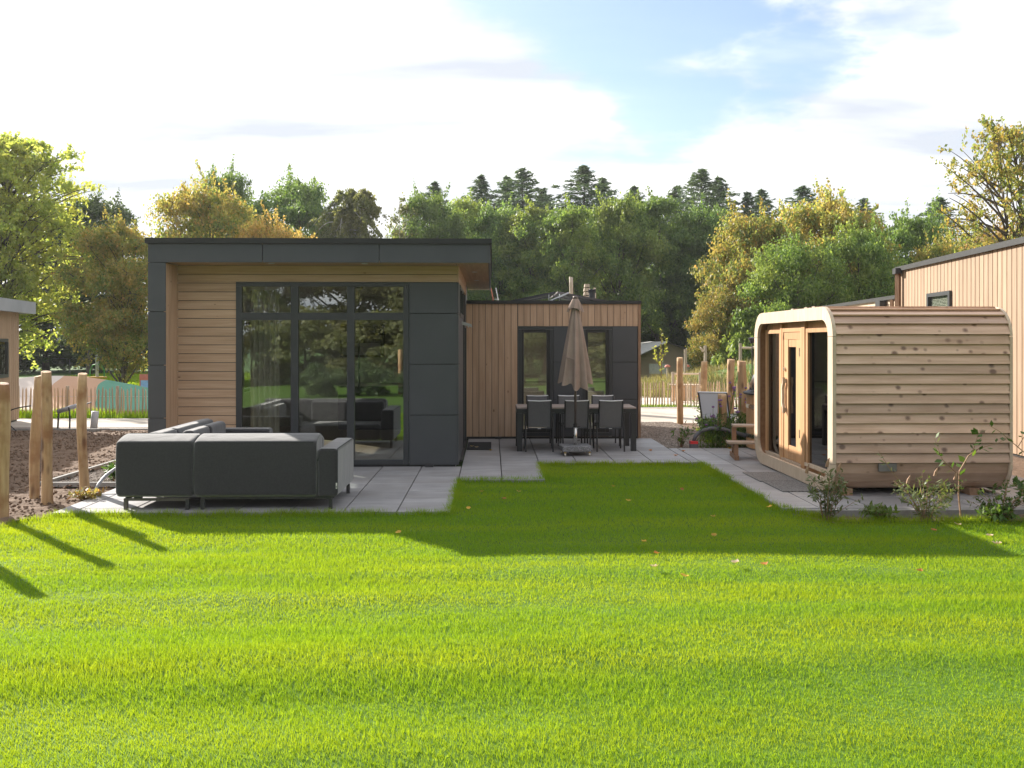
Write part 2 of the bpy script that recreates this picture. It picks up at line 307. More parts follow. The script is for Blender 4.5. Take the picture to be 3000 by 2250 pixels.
leafmat('leaf_olive', [(0.1, (0.105, 0.130, 0.056)), (0.5, (0.155, 0.180, 0.078)), (0.9, (0.225, 0.235, 0.105))], (0.24, 0.21, 0.09), 0.45, tmul=TM)
leafmat('needle', [(0.1, (0.062, 0.112, 0.062)), (0.5, (0.090, 0.150, 0.078)), (0.9, (0.135, 0.198, 0.098))], (0.15, 0.18, 0.08), 0.3, trans=0.25, tmul=TM)
leafmat('sling_pale', [(0.3, (0.50, 0.52, 0.57)), (0.7, (0.56, 0.58, 0.63))], (0.5, 0.52, 0.57), 0.1, trans=0.5, tcol=1.0, tmul=(1, 1, 1))
leafmat('shrub_grey', [(0.1, (0.075, 0.105, 0.045)), (0.5, (0.115, 0.15, 0.065)), (0.9, (0.18, 0.21, 0.10))], (0.15, 0.17, 0.06), 0.4, trans=0.3)
leafmat('shrub_green', [(0.1, (0.035, 0.085, 0.02)), (0.5, (0.06, 0.13, 0.03)), (0.9, (0.12, 0.19, 0.04))], (0.16, 0.19, 0.04), 0.4, trans=0.35)
leafmat('blade', [(0.05, (0.094, 0.215, 0.016)), (0.5, (0.118, 0.250, 0.020)), (0.95, (0.150, 0.288, 0.027))], (0.195, 0.310, 0.022), 0.75, trans=0.55, rough=0.6, pscale=1.1, tcol=1.5, tmul=(1.72, 1.18, 0.42), pstr=(0.16, 1.2, 1), spec=0.12)
leafmat('dry_grass', [(0.1, (0.20, 0.17, 0.08)), (0.5, (0.36, 0.28, 0.16)), (0.9, (0.50, 0.40, 0.26))], (0.15, 0.19, 0.05), 0.6, trans=0.3, pscale=0.4)
leafmat('tent_tan', [(0.3, (0.70, 0.54, 0.38)), (0.7, (0.76, 0.60, 0.43))], (0.68, 0.52, 0.37), 0.3, trans=0.45, tcol=1.0, tmul=(1, 1, 1))
leafmat('petal_purple', [(0.1, (0.18, 0.08, 0.25)), (0.9, (0.30, 0.16, 0.38))], (0.2, 0.1, 0.3), 0.2, trans=0.3)
leafmat('petal_yellow', [(0.1, (0.55, 0.30, 0.02)), (0.9, (0.70, 0.42, 0.03))], (0.6, 0.3, 0.02), 0.2, trans=0.3)
leafmat('fallen_yellow', [(0.1, (0.50, 0.30, 0.03)), (0.9, (0.60, 0.38, 0.05))], (0.5, 0.22, 0.03), 0.4, trans=0.2, pscale=9)
leafmat('fallen_orange', [(0.1, (0.42, 0.16, 0.04)), (0.9, (0.50, 0.2, 0.05))], (0.35, 0.12, 0.04), 0.4, trans=0.2, pscale=9)
leafmat('fallen_pale', [(0.1, (0.50, 0.38, 0.27)), (0.9, (0.58, 0.46, 0.34))], (0.42, 0.28, 0.18), 0.4, trans=0.2, pscale=9)
M = MATS
def add_crease(name, scale, dist, strength):
    nt = M[name].node_tree; n = nt.nodes.new; L = nt.links.new; bs = nt.nodes['Principled BSDF']
    tc = n('ShaderNodeTexCoord'); nz = n('ShaderNodeTexNoise'); L(tc.outputs['Object'], nz.inputs['Vector']); nz.inputs['Scale'].default_value = scale; nz.inputs['Detail'].default_value = 3; nz.inputs['Distortion'].default_value = 0.6
    b = n('ShaderNodeBump'); b.inputs['Strength'].default_value = strength; b.inputs['Distance'].default_value = dist; L(nz.outputs[0], b.inputs['Height'])
    if bs.inputs['Normal'].links: L(bs.inputs['Normal'].links[0].from_socket, b.inputs['Normal'])
    L(b.outputs[0], bs.inputs['Normal'])
add_crease('sofa_fabric', 2.6, 0.05, 0.28)
add_crease('panel', 1.1, 0.02, 0.08)

# ------------------------------------------------------------------ object helpers
class MB:
    """Collects shapes into one mesh."""
    def __init__(s): s.v = []; s.f = []
    def add(s, vs, fs):
        o = len(s.v); s.v += [tuple(p) for p in vs]; s.f += [tuple(i + o for i in f) for f in fs]; return s
    def box(s, x0, x1, y0, y1, z0, z1):
        return s.add([(x0, y0, z0), (x1, y0, z0), (x1, y1, z0), (x0, y1, z0), (x0, y0, z1), (x1, y0, z1), (x1, y1, z1), (x0, y1, z1)],
                     [(0, 3, 2, 1), (4, 5, 6, 7), (0, 1, 5, 4), (1, 2, 6, 5), (2, 3, 7, 6), (3, 0, 4, 7)])
    def prism(s, pts, a0, a1, axis='x'):
        """Extrude a closed 2D outline along an axis. pts are the other two coordinates in order."""
        n = len(pts)
        mk = {'x': lambda p, a: (a, p[0], p[1]), 'y': lambda p, a: (p[0], a, p[1]), 'z': lambda p, a: (p[0], p[1], a)}[axis]
        vs = [mk(p, a0) for p in pts] + [mk(p, a1) for p in pts]
        fs = [tuple(range(n)), tuple(range(2 * n - 1, n - 1, -1))] + [(i, n + i, n + (i + 1) % n, (i + 1) % n) for i in range(n)]
        return s.add(vs, fs)
    def tube(s, pts, rad, seg=8, cap=True):
        pts = [Vector(p) for p in pts]; n = len(pts)
        rads = rad if isinstance(rad, (list, tuple)) else [rad] * n
        vs = []; up = Vector((0, 0, 1)); prev = None
        for i, p in enumerate(pts):
            t = (pts[min(i + 1, n - 1)] - pts[max(i - 1, 0)]).normalized()
            if prev is None:
                a = t.cross(up)
                if a.length < 1e-3: a = t.cross(Vector((1, 0, 0)))
                a.normalize()
            else:
                a = prev - t * prev.dot(t)
                a.normalize()
            prev = a
            b = t.cross(a)
            for k in range(seg):
                w = 2 * math.pi * k / seg
                vs.append(p + (a * math.cos(w) + b * math.sin(w)) * rads[i])
        fs = [(i * seg + k, i * seg + (k + 1) % seg, (i + 1) * seg + (k + 1) % seg, (i + 1) * seg + k) for i in range(n - 1) for k in range(seg)]
        if cap: fs += [tuple(range(seg - 1, -1, -1)), tuple(range((n - 1) * seg, n * seg))]
        return s.add(vs, fs)
    def lathe(s, prof, seg=20, c=(0, 0, 0)):
        n = len(prof); vs = []
        for r, z in prof:
            for k in range(seg):
                w = 2 * math.pi * k / seg; vs.append((c[0] + r * math.cos(w), c[1] + r * math.sin(w), c[2] + z))
        fs = [(i * seg + k, i * seg + (k + 1) % seg, (i + 1) * seg + (k + 1) % seg, (i + 1) * seg + k) for i in range(n - 1) for k in range(seg)]
        fs += [tuple(range(seg - 1, -1, -1)), tuple(range((n - 1) * seg, n * seg))]
        return s.add(vs, fs)
    def mesh(s, name='mesh', mat=None, smooth=False):
        me = bpy.data.meshes.new(name); me.from_pydata(s.v, [], s.f); me.update()
        bm = bmesh.new(); bm.from_mesh(me); bmesh.ops.recalc_face_normals(bm, faces=bm.faces); bm.to_mesh(me); bm.free()
        if smooth:
            me.polygons.foreach_set('use_smooth', [True] * len(me.polygons))
        if mat: me.materials.append(M[mat] if isinstance(mat, str) else mat)
        return me
    def build(s, name, mat, parent=None, loc=(0, 0, 0), rot=(0, 0, 0), smooth=False):
        return obj(name, s.mesh(name, mat, smooth), parent, loc, rot)

def obj(name, me, parent=None, loc=(0, 0, 0), rot=(0, 0, 0)):
    o = bpy.data.objects.new(name, me); col.objects.link(o)
    o.location = loc; o.rotation_euler = rot
    if parent: o.parent = parent
    return o

def tag(o, label=None, cat=None, group=None, kind=None):
    if label: o['label'] = label
    if cat: o['category'] = cat
    if group: o['group'] = group
    if kind: o['kind'] = kind
    return o

def thing(name, label, cat, loc=(0, 0, 0), rz=0.0, group=None):
    e = bpy.data.objects.new(name, None); col.objects.link(e)
    e.location = loc; e.rotation_euler = (0, 0, rz); e.empty_display_size = 0.2
    return tag(e, label, cat, group)

def copy_tree(o, parent=None):
    c = o.copy(); col.objects.link(c); c.parent = parent
    for ch in list(o.children): copy_tree(ch, c)
    return c

_bc = {}
def boxmesh(sx, sy, sz, mat, bev=0.0):
    """Shared box mesh with its corner at the origin, edges chamfered if bev."""
    k = (round(sx, 3), round(sy, 3), round(sz, 3), mat, bev)
    if k not in _bc:
        bm = bmesh.new(); bmesh.ops.create_cube(bm, size=1)
        for v in bm.verts: v.co = Vector(((v.co.x + .5) * sx, (v.co.y + .5) * sy, (v.co.z + .5) * sz))
        if bev: bmesh.ops.bevel(bm, geom=list(bm.edges), offset=bev, segments=1, affect='EDGES')
        me = bpy.data.meshes.new('box'); bm.to_mesh(me); bm.free(); me.materials.append(M[mat]); _bc[k] = me
    return _bc[k]

def pbox(name, x0, x1, y0, y1, z0, z1, mat, parent, bev=0.0):
    return obj(name, boxmesh(x1 - x0, y1 - y0, z1 - z0, mat, bev), parent, (x0, y0, z0))

def rbox_mesh(sx, sy, sz, r, mat, seg=4, puff=0.0):
    """Rounded, slightly puffed cushion box; centre of the base at the origin."""
    bm = bmesh.new(); bmesh.ops.create_cube(bm, size=1)
    for v in bm.verts: v.co = Vector((v.co.x * sx, v.co.y * sy, (v.co.z + .5) * sz))
    bmesh.ops.bevel(bm, geom=list(bm.edges), offset=r, segments=seg, profile=0.5, affect='EDGES')
    bmesh.ops.triangulate(bm, faces=[f for f in bm.faces if len(f.verts) > 4])
    me = bpy.data.meshes.new('cushion'); bm.to_mesh(me); bm.free()
    me.polygons.foreach_set('use_smooth', [True] * len(me.polygons)); me.materials.append(M[mat])
    return me

def npmesh(name, V, F, mat, smooth=False):
    """Fast mesh from numpy arrays; F is (n, k) with k 3 or 4."""
    me = bpy.data.meshes.new(name); n, k = F.shape
    me.vertices.add(len(V)); me.vertices.foreach_set('co', np.ascontiguousarray(V, dtype=np.float32).ravel())
    me.loops.add(n * k); me.loops.foreach_set('vertex_index', np.ascontiguousarray(F, dtype=np.int32).ravel())
    me.polygons.add(n); me.polygons.foreach_set('loop_start', np.arange(0, n * k, k, dtype=np.int32))
    me.polygons.foreach_set('loop_total', np.full(n, k, dtype=np.int32))
    if smooth: me.polygons.foreach_set('use_smooth', np.ones(n, dtype=bool))
    me.update(calc_edges=True)
    if mat: me.materials.append(M[mat])
    return me

def vnoise(x, y, scale=1.0, seed=0, octaves=3):
    """Value noise in numpy, about -1..1."""
    t = np.zeros_like(x, dtype=float); a = 1.0; s = scale
    for o in range(octaves):
        xs = x * s + seed * 17.3 + o * 31.7; ys = y * s + seed * 9.1 + o * 11.3
        xi = np.floor(xs); yi = np.floor(ys); fx = xs - xi; fy = ys - yi
        fx = fx * fx * (3 - 2 * fx); fy = fy * fy * (3 - 2 * fy)
        h = lambda a_, b_: np.modf(np.abs(np.sin(a_ * 127.1 + b_ * 311.7) * 43758.5453))[0] * 2 - 1
        t += a * (h(xi, yi) * (1 - fx) * (1 - fy) + h(xi + 1, yi) * fx * (1 - fy) + h(xi, yi + 1) * (1 - fx) * fy + h(xi + 1, yi + 1) * fx * fy)
        a *= 0.5; s *= 2.03
    return t

def inpoly(x, y, poly):
    r = np.zeros(len(x), dtype=bool); n = len(poly)
    for i in range(n):
        x0, y0 = poly[i]; x1, y1 = poly[(i + 1) % n]
        if y0 == y1: continue
        c = ((y0 > y) != (y1 > y)) & (x < (x1 - x0) * (y - y0) / (y1 - y0) + x0)
        r ^= c
    return r

def sheet(name, poly, z, mat, kind='structure'):
    """Flat polygonal sheet."""
    bm = bmesh.new(); vs = [bm.verts.new((p[0], p[1], z)) for p in poly]; bm.faces.new(vs)
    bmesh.ops.triangulate(bm, faces=bm.faces)
    bmesh.ops.recalc_face_normals(bm, faces=bm.faces)
    for f in bm.faces:
        if f.normal.z < 0: f.normal_flip()
    me = bpy.data.meshes.new(name); bm.to_mesh(me); bm.free(); me.materials.append(M[mat])
    o = obj(name, me)
    if kind: o['kind'] = kind
    return o

def heightfield(name, x0, x1, y0, y1, step, fn, mat, poly=None, kind='structure'):
    nx = int((x1 - x0) / step) + 1; ny = int((y1 - y0) / step) + 1
    X, Y = np.meshgrid(np.linspace(x0, x1, nx), np.linspace(y0, y1, ny))
    X = X.ravel(); Y = Y.ravel(); Zv = fn(X, Y)
    idx = np.arange(nx * ny).reshape(ny, nx)
    F = np.stack([idx[:-1, :-1].ravel(), idx[:-1, 1:].ravel(), idx[1:, 1:].ravel(), idx[1:, :-1].ravel()], 1)
    if poly is not None:
        cx = X[F].mean(1); cyy = Y[F].mean(1); F = F[inpoly(cx, cyy, poly)]
    me = npmesh(name, np.stack([X, Y, Zv], 1), F, mat, True)
    o = obj(name, me)
    if kind: o['kind'] = kind
    return o

def blades(x, y, z, h, w, lean=0.45, face=None):
    """Single-triangle blades at points; returns V, F."""
    n = len(x); a = rng.uniform(0, 2 * np.pi, n); la = rng.uniform(0, 2 * np.pi, n); lr = rng.uniform(0.05, lean, n) * h
    dx = np.cos(a) * w / 2; dy = np.sin(a) * w / 2
    V = np.empty((n, 3, 3))
    V[:, 0] = np.stack([x - dx, y - dy, z], 1); V[:, 1] = np.stack([x + dx, y + dy, z], 1)
    V[:, 2] = np.stack([x + np.cos(la) * lr, y + np.sin(la) * lr, z + h], 1)
    return V.reshape(-1, 3), np.arange(3 * n).reshape(n, 3)

ORD = ['first', 'second', 'third', 'fourth', 'fifth', 'sixth', 'seventh', 'eighth', 'ninth', 'tenth', 'eleventh', 'twelfth', 'thirteenth', 'fourteenth', 'fifteenth',
       'sixteenth', 'seventeenth', 'eighteenth', 'nineteenth', 'twentieth']

# ================================================================== SETTING
def sstep(a, b, x):
    t = np.clip((x - a) / (b - a), 0, 1); return t * t * (3 - 2 * t)

def ground_z(x, y):
    return -0.10 - 1.35 * sstep(35, 47, y) * sstep(-4, 8, x)

heightfield('ground', -300, 300, -200, 420, 4.0, ground_z, 'field')

LAWN = [(-5.75, 9.0), (-5.08, 10.0), (-4.88, 10.34), (-0.47, 10.34), (-0.47, 12.74), (0.735, 12.82), (0.735, 14.49), (3.29, 14.49), (3.29, 10.6), (3.38, 10.2),
        (3.7, 9.82), (9.5, 9.8), (16, 9.6), (16, -16), (-16, -16), (-16, 6.5), (-8.5, 7.6)]
def streak(x, y):
    return vnoise(x * 0.22 + 0.06 * y, y * 1.0, 1.35, 3, 3)
def lawn_z(x, y):
    return -0.045 + 0.022 * streak(x, y) * sstep(10.6, 8.0, y) + 0.006 * vnoise(x, y, 1.6, 4, 2)
heightfield('lawn', -16, 16, -16, 14.6, 0.14, lawn_z, 'lawn_earth', LAWN)

def lawn_blades():
    n = 2500000
    y = rng.uniform(3.3, 14.6, n)
    keep = rng.uniform(0, 1, n) < np.clip((4.6 / y) ** 1.15, 0, 1)
    y = y[keep]; n = len(y)
    x = rng.uniform(-1, 1, n) * 9.0
    k = (np.abs(x) < 0.58 * y + 2.0) & inpoly(x, y, LAWN)
    x = x[k]; y = y[k]
    z = lawn_z(x, y)
    tuft = vnoise(x * 0.7, y * 1.6, 2.4, 8, 3)
    h = (0.033 + 0.006 * tuft + 0.013 * streak(x + 3, y + 0.35) * sstep(10.6, 8.0, y)) * rng.uniform(0.7, 1.2, len(x))
    w = 0.0034 * (0.45 + y * 0.14) * rng.uniform(0.7, 1.4, len(x))
    edge = ~inpoly(x, y + 0.14, LAWN) | ~inpoly(x - 0.12, y, LAWN) & (y > 9.9) | ~inpoly(x + 0.12, y, LAWN) & (y > 9.9)
    h = np.where(edge, h * rng.uniform(1.2, 2.1, len(x)), h)
    V, F = blades(x, y, z, h, w, 0.95)
    # ragged tufts leaning over the paving
    ex = []; ey = []
    for (p, q, m) in (((-4.88, 10.34), (-0.47, 10.34), 5200), ((-0.47, 10.34), (-0.47, 12.74), 2600), ((-0.47, 12.76), (0.735, 12.82), 2000), ((0.735, 12.82), (0.735, 14.49), 1800), ((0.735, 14.49), (3.29, 14.49), 3400),
                      ((3.29, 14.49), (3.29, 10.6), 4600), ((3.29, 10.6), (3.7, 9.84), 1200), ((3.7, 9.82), (9.0, 9.8), 5200)):
        t = rng.uniform(0, 1, m); clump = vnoise(t * 30, t * 0 + p[1], 1.0, 17, 2); t = t[clump > rng.uniform(-1.0, 0.7, m)]
        ex.append(p[0] + (q[0] - p[0]) * t + rng.normal(0, 0.03, len(t))); ey.append(p[1] + (q[1] - p[1]) * t + rng.normal(0, 0.03, len(t)))
    ex = np.concatenate(ex); ey = np.concatenate(ey)
    V2, F2 = blades(ex, ey, np.full(len(ex), -0.04), rng.uniform(0.045, 0.105, len(ex)), 0.0075 * rng.uniform(0.6, 1.2, len(ex)), 0.9)
    F = np.concatenate([F, F2 + len(V)]); V = np.concatenate([V, V2])
    me = npmesh('lawn_grass', V, F, 'blade')
    o = obj('lawn_grass', me)
    tag(o, 'short bright green grass blades covering the lawn', 'grass', kind='stuff')
lawn_blades()

# ---- patio of square ceramic tiles
def patio_bed():
    m_ = MB()
    for (x0, x1, y0, y1) in ((-4.88, -0.465, 10.35, 14.2), (-0.465, 0.735, 12.75, 18.3), (0.735, 3.135, 14.5, 18.3), (3.135, 3.3, 14.5, 16.45), (3.3, 7.4, 10.46, 16.45)):
        m_.add([(x0, y0, -0.028), (x1, y0, -0.028), (x1, y1, -0.028), (x0, y1, -0.028)], [(0, 1, 2, 3)])
    o = m_.build('patio', 'joint_sand'); o['kind'] = 'structure'; return o
patio = patio_bed()
def patio_tiles():
    regions = [(-4.88, -0.465, 10.35, 14.10), (-0.465, 0.735, 12.75, 18.12), (0.735, 3.135, 14.5, 18.12), (3.135, 3.3, 14.5, 16.45), (3.3, 7.4, 10.46, 16.45)]
    for (x0, x1, y0, y1) in regions:
        i0 = math.floor((x0 - 0.135) / 0.6); i1 = math.ceil((x1 - 0.135) / 0.6)
        j0 = math.floor((y0 - 15.43) / 0.6); j1 = math.ceil((y1 - 15.43) / 0.6)
        for i in range(i0, i1):
            for j in range(j0, j1):
                a0 = max(x0, 0.135 + 0.6 * i); a1 = min(x1, 0.135 + 0.6 * (i + 1))
                b0 = max(y0, 15.43 + 0.6 * j); b1 = min(y1, 15.43 + 0.6 * (j + 1))
                if a1 - a0 < 0.06 or b1 - b0 < 0.06: continue
                o = pbox('tile', a0 + 0.007, a1 - 0.007, b0 + 0.004, b1 - 0.004, -0.045, 0.0, 'tile', patio, 0.003)
                o.location.z += random.uniform(-0.0012, 0.0012)
patio_tiles()

tag(pbox('edging_kerb', 3.42, 7.9, 10.36, 10.452, -0.25, -0.004, 'concrete', None, 0.006), 'grey concrete edging kerb in front of the sauna terrace', 'kerb')
tag(pbox('edging_strip', 3.75, 9.2, 9.80, 9.815, -0.12, -0.025, 'black_rubber', None), 'thin black lawn edging strip along the shrub bed', 'edging')
def bed_z(x, y): return -0.075 + 0.02 * vnoise(x, y, 2.2, 5, 4)
heightfield('shrub_bed', 3.3, 10.5, 9.80, 10.42, 0.05, bed_z, 'soil')
heightfield('side_bed', 7.42, 9.6, 10.42, 17.5, 0.08, lambda x, y: -0.07 + 0.03 * vnoise(x, y, 2.5, 15, 3), 'soil')
def soil_z(x, y):
    return -0.03 + 0.022 * vnoise(x, y, 1.1, 6, 2) + 0.028 * vnoise(x, y, 5.5, 7, 3)
SOIL = [(-17, 6.0), (-8.4, 7.5), (-5.6, 9.15), (-5.1, 9.98), (-4.9, 10.36), (-4.89, 12.38), (-5.93, 12.42), (-5.8, 20.35), (-17, 20.35)]
heightfield('soil', -17, -4.85, 6, 20.4, 0.055, soil_z, 'soil', SOIL)
sheet('gravel_strip', [(-5.93, 12.45), (-4.9, 12.42), (-4.95, 20.3), (-5.78, 20.3)], -0.035, 'gravel')
sheet('gravel_verge', [(-20, 20.45), (-4.9, 20.45), (-4.9, 21.35), (-20, 21.25)], -0.05, 'gravel')
sheet('road', [(-40, 21.3), (-4.0, 21.35), (-4.0, 23.85), (-40, 24.1)], -0.06, 'road')
sheet('road', [(1.5, 22.25), (40, 22.0), (40, 27.9), (1.5, 27.75)], -0.06, 'road')
sheet('gravel_path', [(2.93, 18.15), (3.3, 16.47), (4.25, 16.47), (4.05, 17.9), (4.45, 19.5), (4.35, 22.3), (2.6, 22.3), (2.6, 18.15)], -0.045, 'gravel')
sheet('garden_bed', [(4.22, 16.46), (12, 16.46), (12, 22.1), (4.3, 22.2), (4.4, 19.5), (4.0, 17.9)], -0.055, 'soil')
sheet('sand_pit', [(2.0, 28.3), (16, 28.3), (16, 34.5), (2.0, 34.5)], -0.07, 'sand')

def stones(name, label, n, x0, x1, y0, y1, z, poly, size):
    x = rng.uniform(x0, x1, n); y = rng.uniform(y0, y1, n)
    if poly: k = inpoly(x, y, poly); x = x[k]; y = y[k]
    n = len(x); s = size * rng.uniform(0.5, 1.5, n)
    base = np.array([(1, 0, 0), (0, 1, 0), (-1, 0, 0), (0, -1, 0), (0, 0, .7), (0, 0, -.7)], float)
    T = np.array([(0, 1, 4), (1, 2, 4), (2, 3, 4), (3, 0, 4), (1, 0, 5), (2, 1, 5), (3, 2, 5), (0, 3, 5)])
    V = base[None] * rng.uniform(0.6, 1.3, (n, 6, 1)) * s[:, None, None]
    a = rng.uniform(0, 6.3, n); c = np.cos(a)[:, None]; d = np.sin(a)[:, None]
    V = np.stack([V[..., 0] * c - V[..., 1] * d, V[..., 0] * d + V[..., 1] * c, V[..., 2]], -1)
    V += np.stack([x, y, np.full(n, z)], 1)[:, None]
    F = (T[None] + (np.arange(n) * 6)[:, None, None]).reshape(-1, 3)
    o = obj(name, npmesh(name, V.reshape(-1, 3), F, 'stone')); tag(o, label, 'gravel', kind='stuff')
stones('gravel_stones', 'brown-grey gravel stones on the path beside the cottage', 16000, 2.9, 4.5, 16.5, 22.3, -0.04,
       [(2.93, 18.15), (3.3, 16.47), (4.25, 16.47), (4.05, 17.9), (4.45, 19.5), (4.35, 22.3), (2.9, 22.3)], 0.013)
stones('gravel_stones', 'pale gravel stones in the strip beside the cottage wall', 5000, -5.93, -4.9, 12.45, 15.5, -0.03, None, 0.013)
stones('soil_clods', 'brown soil clods scattered over the bare ground', 9000, -12, -4.95, 8.5, 20, -0.01, SOIL, 0.02)
for ob in (bpy.data.objects['soil_clods'],): ob.data.materials[0] = M['soil']; ob['category'] = 'soil'

# ---- play hill of coloured rubber, left background
def hill_mat():
    m, nt, bs = newmat('play_rubber'); n = nt.nodes.new; L = nt.links.new
    tc = n('ShaderNodeTexCoord'); sp = n('ShaderNodeSeparateXYZ'); L(tc.outputs['Object'], sp.inputs[0])
    nz = n('ShaderNodeTexNoise'); L(tc.outputs['Object'], nz.inputs['Vector']); nz.inputs['Scale'].default_value = 0.25
    a = n('ShaderNodeMath'); a.operation = 'MULTIPLY_ADD'; L(sp.outputs[1], a.inputs[0]); a.inputs[1].default_value = 0.42; L(sp.outputs[0], a.inputs[2])
    b = n('ShaderNodeMath'); b.operation = 'MULTIPLY_ADD'; L(nz.outputs[0], b.inputs[0]); b.inputs[1].default_value = 1.6; L(a.outputs[0], b.inputs[2])
    mr = n('ShaderNodeMapRange'); L(b.outputs[0], mr.inputs[0]); mr.inputs[1].default_value = -8; mr.inputs[2].default_value = 8
    rp = n('ShaderNodeValToRGB'); rp.color_ramp.interpolation = 'CONSTANT'; L(mr.outputs[0], rp.inputs[0])
    setc(rp, [(0.0, (0.62, 0.53, 0.47)), (0.56, (0.50, 0.30, 0.19)), (0.64, (0.10, 0.27, 0.19)), (0.83, (0.50, 0.27, 0.15)), (0.90, (0.11, 0.28, 0.20))])
    L(rp.outputs[0], bs.inputs['Base Color']); bs.inputs['Roughness'].default_value = 0.9; M['play_rubber'] = m
hill_mat()
def hill_z(x, y):
    r = np.sqrt((x / 6.2) ** 2 + (y / 3.6) ** 2); return np.where(r < 1, 0.92 * (0.5 + 0.5 * np.cos(np.pi * np.clip(r, 0, 1))) - 0.01, -0.05)
hill = heightfield('play_hill', -6.3, 6.3, -3.7, 3.7, 0.2, hill_z, 'play_rubber', None)
hill.location = (-14.0, 30.0, -0.1)
# ---- low planted mound, right background
def mound_z(x, y):
    r = np.exp(-((x - 10.5) / 5.0) ** 2 - ((y - 37.0) / 2.6) ** 2); r2 = np.exp(-((x - 17) / 5.0) ** 2 - ((y - 36.0) / 3.0) ** 2)
    return ground_z(x, y) + 0.95 * r + 1.9 * r2 + 0.06 * vnoise(x, y, 0.7, 9, 3) - 0.05
heightfield('mound', 2, 26, 31, 44, 0.4, mound_z, 'field')

def grass_patch(name, label, n, x0, x1, y0, y1, zf, h, w, mat, poly=None, lean=0.6, kind='stuff', cluster=None):
    x = rng.uniform(x0, x1, n); y = rng.uniform(y0, y1, n)
    if poly: k = inpoly(x, y, poly); x = x[k]; y = y[k]
    if cluster is not None:
        k = vnoise(x, y, cluster, 21, 2) > rng.uniform(-0.9, 0.5, len(x)); x = x[k]; y = y[k]
    z = zf(x, y); hh = h * rng.uniform(0.4, 1.25, len(x)) * (1 + 0.35 * vnoise(x, y, 0.8, 12, 2))
    V, F = blades(x, y, z, hh, w * rng.uniform(0.6, 1.4, len(x)), lean)
    o = obj(name, npmesh(name, V, F, mat)); tag(o, label, 'grass', kind=kind)
grass_patch('dry_grass', 'tall dry straw-coloured grass on the planted mound', 60000, 3, 22, 32.5, 40.5, mound_z, 0.36, 0.026, 'dry_grass', cluster=0.5)
grass_patch('verge_grass', 'green grass along the left picket fence', 16000, -17, -8, 23.95, 25.4, ground_z, 0.20, 0.02, 'blade')
grass_patch('verge_grass', 'weedy grass along the foot of the right picket fence', 5000, 3.4, 9, 27.75, 28.3, ground_z, 0.13, 0.018, 'blade', cluster=1.2)
grass_patch('bed_grass', 'patch of grass between the gravel path and the flower bed', 9000, 4.0, 5.4, 17.6, 20.6, lambda x, y: -0.06 + 0 * x, 0.09, 0.012, 'blade',
            [(4.1, 17.7), (5.3, 17.9), (5.4, 20.2), (4.5, 20.4), (4.45, 19.3)])
grass_patch('field_grass', 'sunlit grass of the field behind the play hill', 45000, -24, -7, 33, 60, ground_z, 0.12, 0.05, 'blade')

# ================================================================== HOLIDAY COTTAGE
house = thing('holiday_cottage', 'modern flat-roofed cottage clad in brown larch and anthracite panels, with a lower annexe', 'cottage', (0, 14.07, 0))
HY = 14.07
def hb(name, x0, x1, y0, y1, z0, z1, mat, parent=None, bev=0.0):
    """Box part of the cottage, given in world metres."""
    p = parent or house
    off = Vector((0, HY, 0)) if p is house else p.location + Vector((0, HY, 0))
    return obj(name, boxmesh(x1 - x0, y1 - y0, z1 - z0, mat, bev), p, (x0 - off.x, y0 - off.y, z0 - off.z))

XL, XR = -4.98, -0.53
YB = 20.3
# main block core walls (with the big window opening), inner lining is off white
hb('wall', XL + 0.02, -3.866, 14.115, 14.23, 0.0, 3.08, 'interior_white')
hb('wall', -3.866, -1.263, 14.115, 14.23, 2.80, 3.08, 'interior_white')
hb('wall', -1.263, XR - 0.02, 14.115, 14.23, 0.0, 3.08, 'interior_white')
for (ya, yb_, za, zb_) in ((14.232, 15.0, 0.0, 3.08), (16.5, 18.2, 0.0, 3.08), (19.4, YB, 0.0, 3.08), (15.002, 16.498, 0.0, 0.75), (15.002, 16.498, 2.35, 3.08), (18.202, 19.398, 0.0, 0.9), (18.202, 19.398, 2.3, 3.08)):
    hb('wall', XL + 0.02, XL + 0.14, ya, yb_, za, zb_, 'interior_white')
for (ya, yb_, za, zb_) in ((15.0, 16.5, 0.75, 2.35), (18.2, 19.4, 0.9, 2.3)):
    lwn = hb('left_window', XL, XL + 0.06, ya + 0.003, yb_ - 0.003, zb_ - 0.06, zb_ - 0.003, 'frame_grey')
    hb('frame', XL, XL + 0.06, ya + 0.003, ya + 0.06, za + 0.062, zb_ - 0.062, 'frame_grey', lwn); hb('frame', XL, XL + 0.06, yb_ - 0.06, yb_ - 0.003, za + 0.062, zb_ - 0.062, 'frame_grey', lwn)
    hb('frame', XL, XL + 0.06, ya + 0.003, yb_ - 0.003, za + 0.003, za + 0.06, 'frame_grey', lwn)
    hb('pane', XL + 0.03, XL + 0.036, ya + 0.062, yb_ - 0.062, za + 0.062, zb_ - 0.062, 'window_glass', lwn)
hb('left_cladding', XL, XL + 0.018, 14.12, 14.99, 0.02, 3.05, 'larch_y'); hb('left_cladding', XL, XL + 0.018, 16.51, 18.19, 0.02, 3.05, 'larch_y')
hb('wall', XL + 0.142, XR - 0.142, YB - 0.12, YB, 0.0, 3.08, 'interior_white')
hb('wall', XR - 0.14, XR - 0.02, 14.232, YB, 0.0, 3.08, 'interior_white')
hb('indoor_floor', XL + 0.145, XR - 0.145, 14.235, YB - 0.125, -0.02, 0.07, 'interior_floor')
hb('ceiling', XL + 0.145, XR - 0.145, 14.235, YB - 0.125, 2.86, 2.90, 'interior_white')
hb('plinth', XL + 0.03, XR - 0.03, 14.095, 14.113, -0.04, 0.05, 'cap_black')
